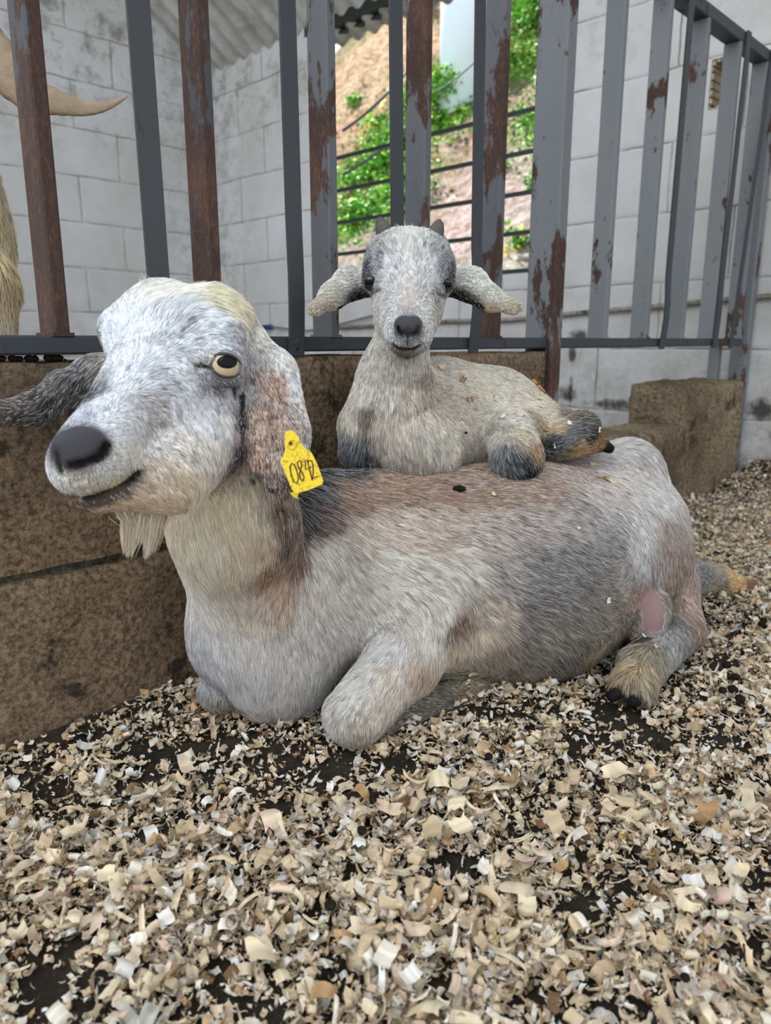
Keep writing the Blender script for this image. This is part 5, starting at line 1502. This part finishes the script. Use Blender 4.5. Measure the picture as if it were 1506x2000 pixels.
krows = [
 (799, 480, 0, -1, 12, (212, 212, 206), 0, .15), (770, 465, -.2, -1, 11, (200, 200, 196), 0, .25), (830, 468, .3, -1, 11, (200, 200, 196), 0, .25), (745, 480, -.5, -.6, 10, (160, 160, 160), 0, .3), (855, 485, .5, -.6, 10, (160, 160, 158), 0, .3), (799, 455, 0, -1, 12, (222, 220, 210), 0, .12),
 (799, 520, 0, -1, 9, (206, 206, 206), 0, .22), (765, 520, -.4, -.8, 9, (204, 204, 204), 0, .22), (835, 520, .4, -.8, 9, (200, 200, 200), 0, .25), (735, 515, -.5, -.4, 7, (150, 152, 156), 0, .3), (868, 520, .5, -.4, 7, (130, 132, 136), 0, .3), (720, 530, -.5, 0, 5, (90, 92, 98), 0, .3), (880, 535, .5, 0, 5, (90, 92, 96), 0, .3),
 (799, 560, 0, -1, 6, (204, 198, 194), 0, .15), (770, 555, -.5, -.6, 6, (202, 200, 200), 0, .2), (830, 560, .5, -.6, 6, (186, 184, 184), 0, .25), (799, 590, 0, -1, 4.5, (206, 196, 190), 0, .12), (770, 595, -.5, .2, 5, (204, 204, 202), 0, .15), (828, 597, .5, .2, 5, (196, 194, 190), 0, .18), (745, 575, -.4, .7, 5, (196, 194, 190), 0, .2), (852, 580, .5, .7, 5, (160, 154, 148), 0, .25), (740, 600, -.3, 1, 6, (194, 190, 184), 0, .2), (858, 605, .3, 1, 6, (176, 170, 162), 0, .2),
 (799, 612, 0, -1, 3, (176, 170, 170), 0, .2), (775, 622, -.4, 0, 3, (206, 206, 206), 0, .12), (822, 622, .4, 0, 3, (206, 206, 206), 0, .12), (765, 650, -.5, .5, 4, (210, 212, 214), 0, .12), (832, 650, .5, .5, 4, (204, 202, 200), 0, .14), (797, 636, 0, 1, 0, (84, 82, 86), 0, .1), (785, 640, 0, 1, 0, (50, 48, 50), 0, .1), (810, 640, 0, 1, 0, (50, 48, 50), 0, .1), (781, 648, 0, 1, 0, (24, 20, 22), 0, .1), (814, 648, 0, 1, 0, (24, 20, 22), 0, .1), (797, 625, 0, -1, 1, (110, 106, 108), 0, .15),
 (797, 664, 0, 1, 3, (140, 142, 146), 0, .2), (780, 668, -.2, 1, 3, (170, 172, 176), 0, .2), (815, 668, .2, 1, 3, (170, 170, 172), 0, .2), (793, 683, 0, 1, 0, (50, 40, 40), 0, .1), (795, 690, 0, 1, 5, (150, 140, 130), 0, .2), (750, 660, -.2, 1, 7, (200, 196, 188), 0, .15), (845, 660, .2, 1, 7, (190, 184, 172), 0, .15),
 # ears
 (700, 540, -.8, -.1, 5, (206, 206, 200), 0, .18), (670, 545, -.8, .5, 5, (210, 208, 200), 0, .16), (640, 575, -.8, .6, 4.5, (200, 196, 184), 0, .15), (615, 602, -.9, .4, 4, (196, 184, 164), 0, .15), (690, 592, -.5, .6, 4, (44, 40, 40), 0, .2), (670, 600, -.5, .6, 4, (60, 50, 48), 0, .2), (700, 580, -.5, .6, 4, (34, 30, 32), 0, .2), (640, 600, -.8, .4, 4, (190, 176, 156), 0, .15),
 (900, 542, .8, -.1, 5, (206, 206, 200), 0, .18), (935, 550, .8, .5, 5, (206, 206, 198), 0, .16), (965, 580, .8, .6, 4.5, (196, 196, 184), 0, .15), (1005, 598, .9, .2, 4, (188, 180, 160), 0, .15), (905, 588, .5, .6, 4, (40, 36, 36), 0, .2), (930, 598, .5, .6, 4, (56, 44, 40), 0, .2), (895, 578, .5, .6, 4, (34, 30, 32), 0, .2), (960, 600, .8, .4, 4, (196, 182, 160), 0, .15), (885, 590, .5, .6, 4, (150, 140, 130), 0, .2),
 # neck and chest
 (730, 700, -.1, 1, 10, (200, 194, 184), 0, .2), (780, 710, 0, 1, 10, (190, 182, 172), 0, .22), (820, 710, .1, 1, 11, (196, 190, 180), 0, .2), (715, 760, -.1, 1, 11, (204, 198, 186), 0, .18), (765, 770, 0, 1, 11, (192, 184, 174), 0, .25), (815, 770, .1, 1, 12, (176, 166, 152), 0, .28), (690, 820, -.1, 1, 12, (204, 196, 182), 0, .18), (712, 815, 0, 1, 10, (110, 100, 88), 0, .3), (745, 830, 0, 1, 13, (196, 186, 174), 0, .22), (790, 840, .1, 1, 13, (196, 188, 176), 0, .22), (760, 890, 0, 1, 14, (176, 168, 158), 0, .28), (800, 905, .1, 1, 14, (178, 170, 158), 0, .25),
 (690, 870, -.2, .9, 12, (80, 84, 88), 0, .35), (720, 900, .2, .9, 12, (64, 66, 70), 0, .35), (680, 855, -.3, .9, 11, (110, 112, 114), 0, .35),
 # body
 (850, 720, .95, .2, 9, (210, 202, 188), 0, .14), (900, 740, .95, .3, 9, (206, 196, 182), 0, .16), (960, 760, .95, .3, 9, (210, 202, 188), 0, .14), (1020, 780, .95, .4, 9, (206, 198, 184), 0, .14), (1070, 810, .9, .5, 9, (200, 190, 172), 0, .16), (850, 770, .9, .4, 9, (176, 162, 146), 0, .25), (830, 740, .7, .8, 9, (150, 138, 122), 0, .25), (890, 790, .95, .4, 9, (186, 176, 162), 0, .2), (840, 830, .5, .9, 11, (192, 184, 172), 0, .2), (900, 840, .9, .4, 11, (192, 184, 172), 0, .2), (850, 890, .3, .9, 13, (190, 184, 172), 0, .22), (920, 880, .5, .8, 11, (178, 170, 158), 0, .2), (950, 820, .9, -.1, 9, (196, 190, 178), 0, .16), (1000, 815, .9, 0, 9, (206, 200, 190), 0, .14), (1050, 830, .6, .6, 9, (150, 136, 116), 0, .28), (1080, 835, .7, .5, 9, (180, 162, 136), 0, .2),
 (980, 850, .2, 1, 10, (196, 190, 180), 0, .16), (1020, 850, .5, .8, 10, (192, 180, 160), 0, .18), (975, 885, .3, 1, 12, (110, 112, 116), 0, .35), (1000, 900, .4, .9, 12, (62, 66, 72), 0, .4), (1030, 910, .5, .7, 12, (26, 28, 32), 0, .3), (1050, 880, .4, .7, 10, (150, 122, 88), 0, .25), (1040, 925, .3, .6, 10, (18, 18, 20), 0, .3), (985, 925, .4, .8, 11, (70, 74, 78), 0, .35),
 (1080, 870, .7, -.4, 11, (78, 82, 84), 0, .4), (1110, 850, .8, -.5, 12, (92, 96, 98), 0, .4), (1140, 835, .8, -.5, 12, (88, 88, 84), 0, .4), (1150, 850, .7, .2, 10, (40, 40, 42), 0, .3), (1090, 890, .7, 0, 9, (96, 84, 66), 0, .3), (1130, 880, .8, -.1, 9, (160, 122, 78), 0, .2), (1165, 868, .8, .1, 9, (150, 112, 70), 0, .2), (1188, 878, .5, .5, 0, (20, 18, 18), 0, .1), (1130, 812, .7, -.7, 14, (98, 86, 70), 0, .35)]
kcoat = Coat(K_, krows)
kcoat.mark(on(K_, [(770, 672), (780, 679), (795, 682), (808, 680), (819, 673)]), .0012, .002, (50, 42, 42), 0.0)
kcoat.mark(on(K_, [(784, 630), (797, 634), (811, 630)]), .0085, .004, (88, 86, 92), 0.1)
kcoat.mark(on(K_, [(797, 645), (797, 649)]), .004, .003, (70, 66, 70), 0.1)
for sg_ in (-1, 1):
    kcoat.mark(on(K_, [(797 + sg_ * 20, 640), (797 + sg_ * 17, 648), (797 + sg_ * 10, 653)]), .0014, .0022, (16, 13, 15), 0.0)
kcoat.mark(on(K_, [(706, 584), (690, 590), (668, 600)]), .0045, .004, (34, 28, 28), .6)
kcoat.mark(on(K_, [(890, 583), (910, 590), (936, 599)]), .0045, .004, (34, 28, 28), .6)
kcoat.mark(on(K_, [(797, 655), (796, 672)]), .0006, .002, (70, 62, 64), 0.3)
kcoat.mark(on(K_, [(716, 560), (730, 568), (745, 562)]), .001, .004, (90, 86, 88), .8)
kcoat.mark(on(K_, [(879, 565), (865, 573), (852, 568)]), .001, .004, (90, 86, 88), .8)
kcoat.mark(on(K_, [(716, 515), (712, 535)]), .002, .006, (74, 76, 82), 1)
kcoat.mark(on(K_, [(881, 520), (884, 538)]), .002, .006, (70, 72, 78), 1)
kid = empty('kid_goat', P(850, 915, 1.06), 'small pale kid goat with stubby horns resting on the back of the lying doe', 'goat')
kc, _, _, _ = kcoat.at(kv)
mesh_np('body', kv, kq.astype(np.int32), skin_mat, kid, cols=kc)
def kbare(X):
    r = np.ones(len(X))
    for (c, sgn), d in zip(KE, kvd):
        r *= np.clip((np.linalg.norm(X - (c + d * 0.008), axis=1) - 0.0075) / 0.002, 0, 1)
    return r
make_fur('fur', K_, kv, kq, kcoat, 190000, kid, r0=0.00027, lift=0.30, seed=11, bare=kbare, clump=0.005)
locks('forelock', [(785, 470, .985, 775, 447, .99, 20, (206, 206, 202)), (812, 470, .985, 822, 450, .99, 20, (206, 206, 200)), (799, 468, .985, 799, 446, .985, 18, (216, 214, 206)), (765, 478, .99, 752, 458, .99, 14, (170, 170, 170)), (835, 480, .99, 846, 462, .99, 14, (170, 170, 168))], 130, kid, 8, 0.00022)
kim = plain('iris_brown', srgb(58, 52, 46), 0.12, 0.6)
for (c, sgn), d in zip(KE, kvd):
    eyeball('eye', c, KR, d, UPV, kim, pu, wh, kid, slot=(0.60, 0.34))
hm_ = MT('kid_horn'); hm_.bump(hm_.noise(160, 5, 0.7), 0.5, 0.002)
hm_ = hm_.fin(hm_.mix(hm_.noise(90, 5, 0.7), srgb(110, 106, 104), srgb(70, 66, 64)), 0.7, 0.3)
for pts in ([(758, 478, .995, 22), (752, 457, .990, 19), (746, 440, .986, 14), (742, 429, .984, 9), (741, 424, .984, 3)], [(842, 482, .995, 22), (848, 461, .990, 19), (855, 445, .986, 14), (858, 434, .984, 9), (859, 429, .984, 3)]):
    MB().tube([P(*p[:3]) for p in pts], [p[3] * p[2] / FPX for p in pts], 14).build('horn', hm_, kid, smooth=True)

# shavings and dirt crumbs caught in the coats: each its own thing, resting on the fur
SH = [('doe', 1160, 908, 12, 'cream toothed shaving lying on the doe\'s back just right of the kid\'s hind hoof'), ('doe', 1184, 938, 14, 'pale stick-like shaving standing in the doe\'s rump fur below the hip'), ('doe', 1189, 942, 9, 'small curled shaving against the stick-like one on the doe\'s rump'),
      ('doe', 1214, 918, 9, 'cream sliver in the pale fur of the doe\'s hip'), ('doe', 964, 969, 8, 'tiny cream chip on the doe\'s flank below the kid\'s dark knee'), ('doe', 1233, 1028, 6, 'tiny white fleck high on the doe\'s thigh'), ('doe', 1184, 1171, 9, 'white flake on the doe\'s dark grey flank left of the udder'),
      ('doe', 1243, 1248, 14, 'tan curled shaving stuck below the udder, left one of the pair'), ('doe', 1262, 1246, 12, 'white flat shaving stuck below the udder, right one of the pair'), ('doe', 1279, 1266, 11, 'narrow cream sliver on the doe\'s hock'), ('doe', 924, 1314, 12, 'cream shaving behind the elbow of the doe, over her folded shank'), ('doe', 910, 1336, 15, 'flat pale shaving bridging the doe\'s folded shank and the bedding'),
      ('doe', 1448, 1150, 9, 'short cream sliver on the tan tip of the doe\'s stretched hind leg'), ('doe', 1141, 1231, 5, 'tiny pale curl low on the doe\'s belly'), ('doe', 1127, 1033, 6, 'fine pale sliver on the doe\'s ribs'),
      ('kid', 903, 745, 13, 'brown curled shaving on the kid\'s shoulder'), ('kid', 866, 722, 12, 'pale curled shaving on top of the kid\'s withers'), ('kid', 915, 782, 14, 'toothed cream shaving below the brown curl on the kid\'s side'), ('kid', 963, 779, 10, 'thin tan sliver in the middle of the kid\'s side'),
      ('kid', 1036, 772, 12, 'cream shaving near the top of the kid\'s rump'), ('kid', 1052, 780, 9, 'small pale chip right of the cream one on the kid\'s rump'), ('kid', 1043, 750, 14, 'orange brown long shaving on the ridge of the kid\'s back'), ('kid', 1055, 762, 11, 'orange curled sliver behind the long one on the kid\'s back'),
      ('kid', 1080, 775, 9, 'white sliver at the back end of the kid\'s rump'), ('kid', 1014, 813, 12, 'pale flat shaving on the kid\'s thigh'), ('kid', 985, 815, 12, 'white long shaving stuck in the kid\'s thigh fur'), ('kid', 1063, 838, 10, 'cream chip in the brown crease before the kid\'s tail'),
      ('kid', 1071, 911, 15, 'white curved shaving stuck to the side of the kid\'s black knee'), ('kid', 1083, 869, 9, 'thin white crescent sliver on the kid\'s dark hock'), ('kid', 1106, 893, 9, 'small curled white sliver under the kid\'s hock'), ('kid', 1112, 829, 8, 'small white curl on the kid\'s grey shank'), ('kid', 1168, 840, 9, 'straw coloured sliver above the kid\'s hoof'), ('kid', 887, 893, 9, 'small pale flake low on the kid\'s belly')]
for k, (w, a, b_, sp, lab) in enumerate(SH):
    s_ = G if w == 'doe' else K_
    p, ok, t = s_.hit(a, b_)
    if not ok: print('chip misses', a, b_); continue
    nrm = s_.grad(p[None])[0]
    c = srgb(226, 206, 170)
    if 'white' in lab: c = srgb(232, 230, 224)
    if 'brown' in lab and 'orange' not in lab: c = srgb(164, 128, 82)
    if 'orange' in lab: c = srgb(206, 156, 96)
    if 'tan' in lab: c = srgb(206, 172, 122)
    ti = (k * 7 + 3) % len(templates)
    vs, q, st, L = templates[ti]
    sz = sp * 1.45 / FPX * t / L
    me = chip_mesh(ti, min(sz, 2.2), c)
    o = bpy.data.objects.new('wood_shaving', me); link(o)
    zax = Vector(nrm); o.rotation_euler = (zax.to_track_quat('Z', 'Y') @ Matrix.Rotation(k * 1.3, 3, 'Z').to_quaternion()).to_euler()
    o.location = p + nrm * (0.0035 if w == 'doe' else 0.003)
    tag(o, lab, 'wood shaving')
p, ok, t = G.hit(897, 957)
o = lump('dirt_clod', p + G.grad(p[None])[0] * 0.002, 0.0085, dung, 3.3, 0.5); tag(o, 'flat dark clod of dirt on the doe\'s brown back below the kid', 'dirt clod')
p, ok, t = K_.hit(908, 845)
o = lump('dirt_clod', p + K_.grad(p[None])[0] * 0.0015, 0.003, dung, 6.3, 0.6); tag(o, 'tiny black speck of dirt on the kid\'s side', 'dirt clod')

# ================================================================ third goat, beyond the bars at the left
T_ = Sdf()
T_.cone((-150, 470, 1.16, 150), (-420, 480, 1.30, 170), k=.05)
T_.cone((-140, 400, 1.12, 120), (-110, 560, 1.12, 112), k=.05)
T_.cone((-60, 560, 1.10, 84), (-50, 640, 1.10, 70), k=.03)
T_.cone((-120, 330, 1.08, 90), (-100, 120, .98, 70), k=.04)
T_.cone((-105, 70, .97, 62), (-150, 150, .93, 40), k=.02)
T_.cone((-60, 640, 1.10, 40), (-60, 1100, 1.14, 22), k=.02)
T_.cone((-420, 560, 1.30, 50), (-420, 1000, 1.32, 22), k=.02)
T_.cone((-140, 640, 1.2, 40), (-140, 1050, 1.24, 22), k=.02)
tv, tq = T_.mesh(np.array([-1.25, 0.75, -0.05]), np.array([-0.35, 1.6, 1.1]), 0.009)
third = empty('goat', P(-150, 1000, 1.16), 'cream coloured horned goat standing behind the fence, cut off by the left edge', 'goat')
cream = np.array(srgb(206, 190, 160))
tcoat = Coat(T_, [(-20, 350, .3, 1, 22, (206, 192, 166), 0, .2), (10, 480, .2, 1, 24, (206, 188, 152), 0, .2), (10, 560, .1, 1, 24, (200, 178, 140), 0, .25), (-5, 620, .1, 1, 26, (204, 190, 166), 0, .25), (-100, 450, .2, 1, 22, (206, 190, 160), 0, .2), (-150, 600, .2, 1, 22, (190, 170, 140), 0, .2), (-100, 100, .2, 1, 14, (200, 180, 150), 0, .2)])
mesh_np('body', tv, tq.astype(np.int32), skin_mat, third, cols=tcoat.at(tv)[0])
make_fur('fur', T_, tv, tq, tcoat, 42000, third, r0=0.00045, lift=0.3, seed=21, back_keep=.1, clump=0.009)
hn = MT('old_horn')
hw = hn.n('ShaderNodeTexWave'); hn.l(hn.co, hw.inputs[0]); hw.inputs['Scale'].default_value = 40; hw.inputs['Distortion'].default_value = 3
hn.bump(hn.noise(120, 6, 0.8), 0.8, 0.004)
hn_ = hn.fin(hn.mix(hn.noise(26, 6, 0.7), srgb(132, 104, 76), srgb(206, 188, 162)), 0.5, 0.4)
hz = 1.0
pts = [(-90, 40, .97, 46), (-50, 70, .97, 46), (-10, 112, .975, 44), (25, 155, .98, 38), (60, 184, .985, 33), (100, 197, .99, 27), (135, 206, .995, 20), (165, 211, 1.0, 15.5), (195, 210, 1.0, 11), (222, 202, 1.0, 6.5), (240, 193, 1.0, 3.5), (250, 188, 1.0, 1.2)]
def horn_mesh(pts, seg=20):
    """flattened, slightly twisted horn"""
    v, f = [], []
    N = len(pts)
    # resample smoothly
    A = np.array(pts, float); tt = np.linspace(0, N - 1, 60); R = []
    for t in tt:
        i = min(int(t), N - 2); u = t - i
        p0, p1, p2, p3 = A[max(i - 1, 0)], A[i], A[i + 1], A[min(i + 2, N - 1)]
        R.append(0.5 * ((2 * p1) + (-p0 + p2) * u + (2 * p0 - 5 * p1 + 4 * p2 - p3) * u * u + (-p0 + 3 * p1 - 3 * p2 + p3) * u ** 3))
    R = np.array(R); C = np.array([P(*r[:3]) for r in R]); rad = R[:, 3] * R[:, 2] / FPX
    for i in range(60):
        d = unit(C[min(i + 1, 59)] - C[max(i - 1, 0)])
        a = unit(np.cross(d, FWD)); b_ = unit(np.cross(a, d))
        ring_ = 1 + 0.05 * math.sin(i * 1.9) * (1 - i / 60)
        for k in range(seg):
            th = 2 * math.pi * k / seg
            v.append(C[i] + rad[i] * ring_ * (a * math.cos(th) + b_ * math.sin(th) * 0.5))
    for i in range(59):
        for k in range(seg):
            k2 = (k + 1) % seg
            f.append((i * seg + k, i * seg + k2, (i + 1) * seg + k2, (i + 1) * seg + k))
    return np.array(v), f
hv, hf = horn_mesh(pts)
mesh_np('horn', hv, hf, hn_, third)
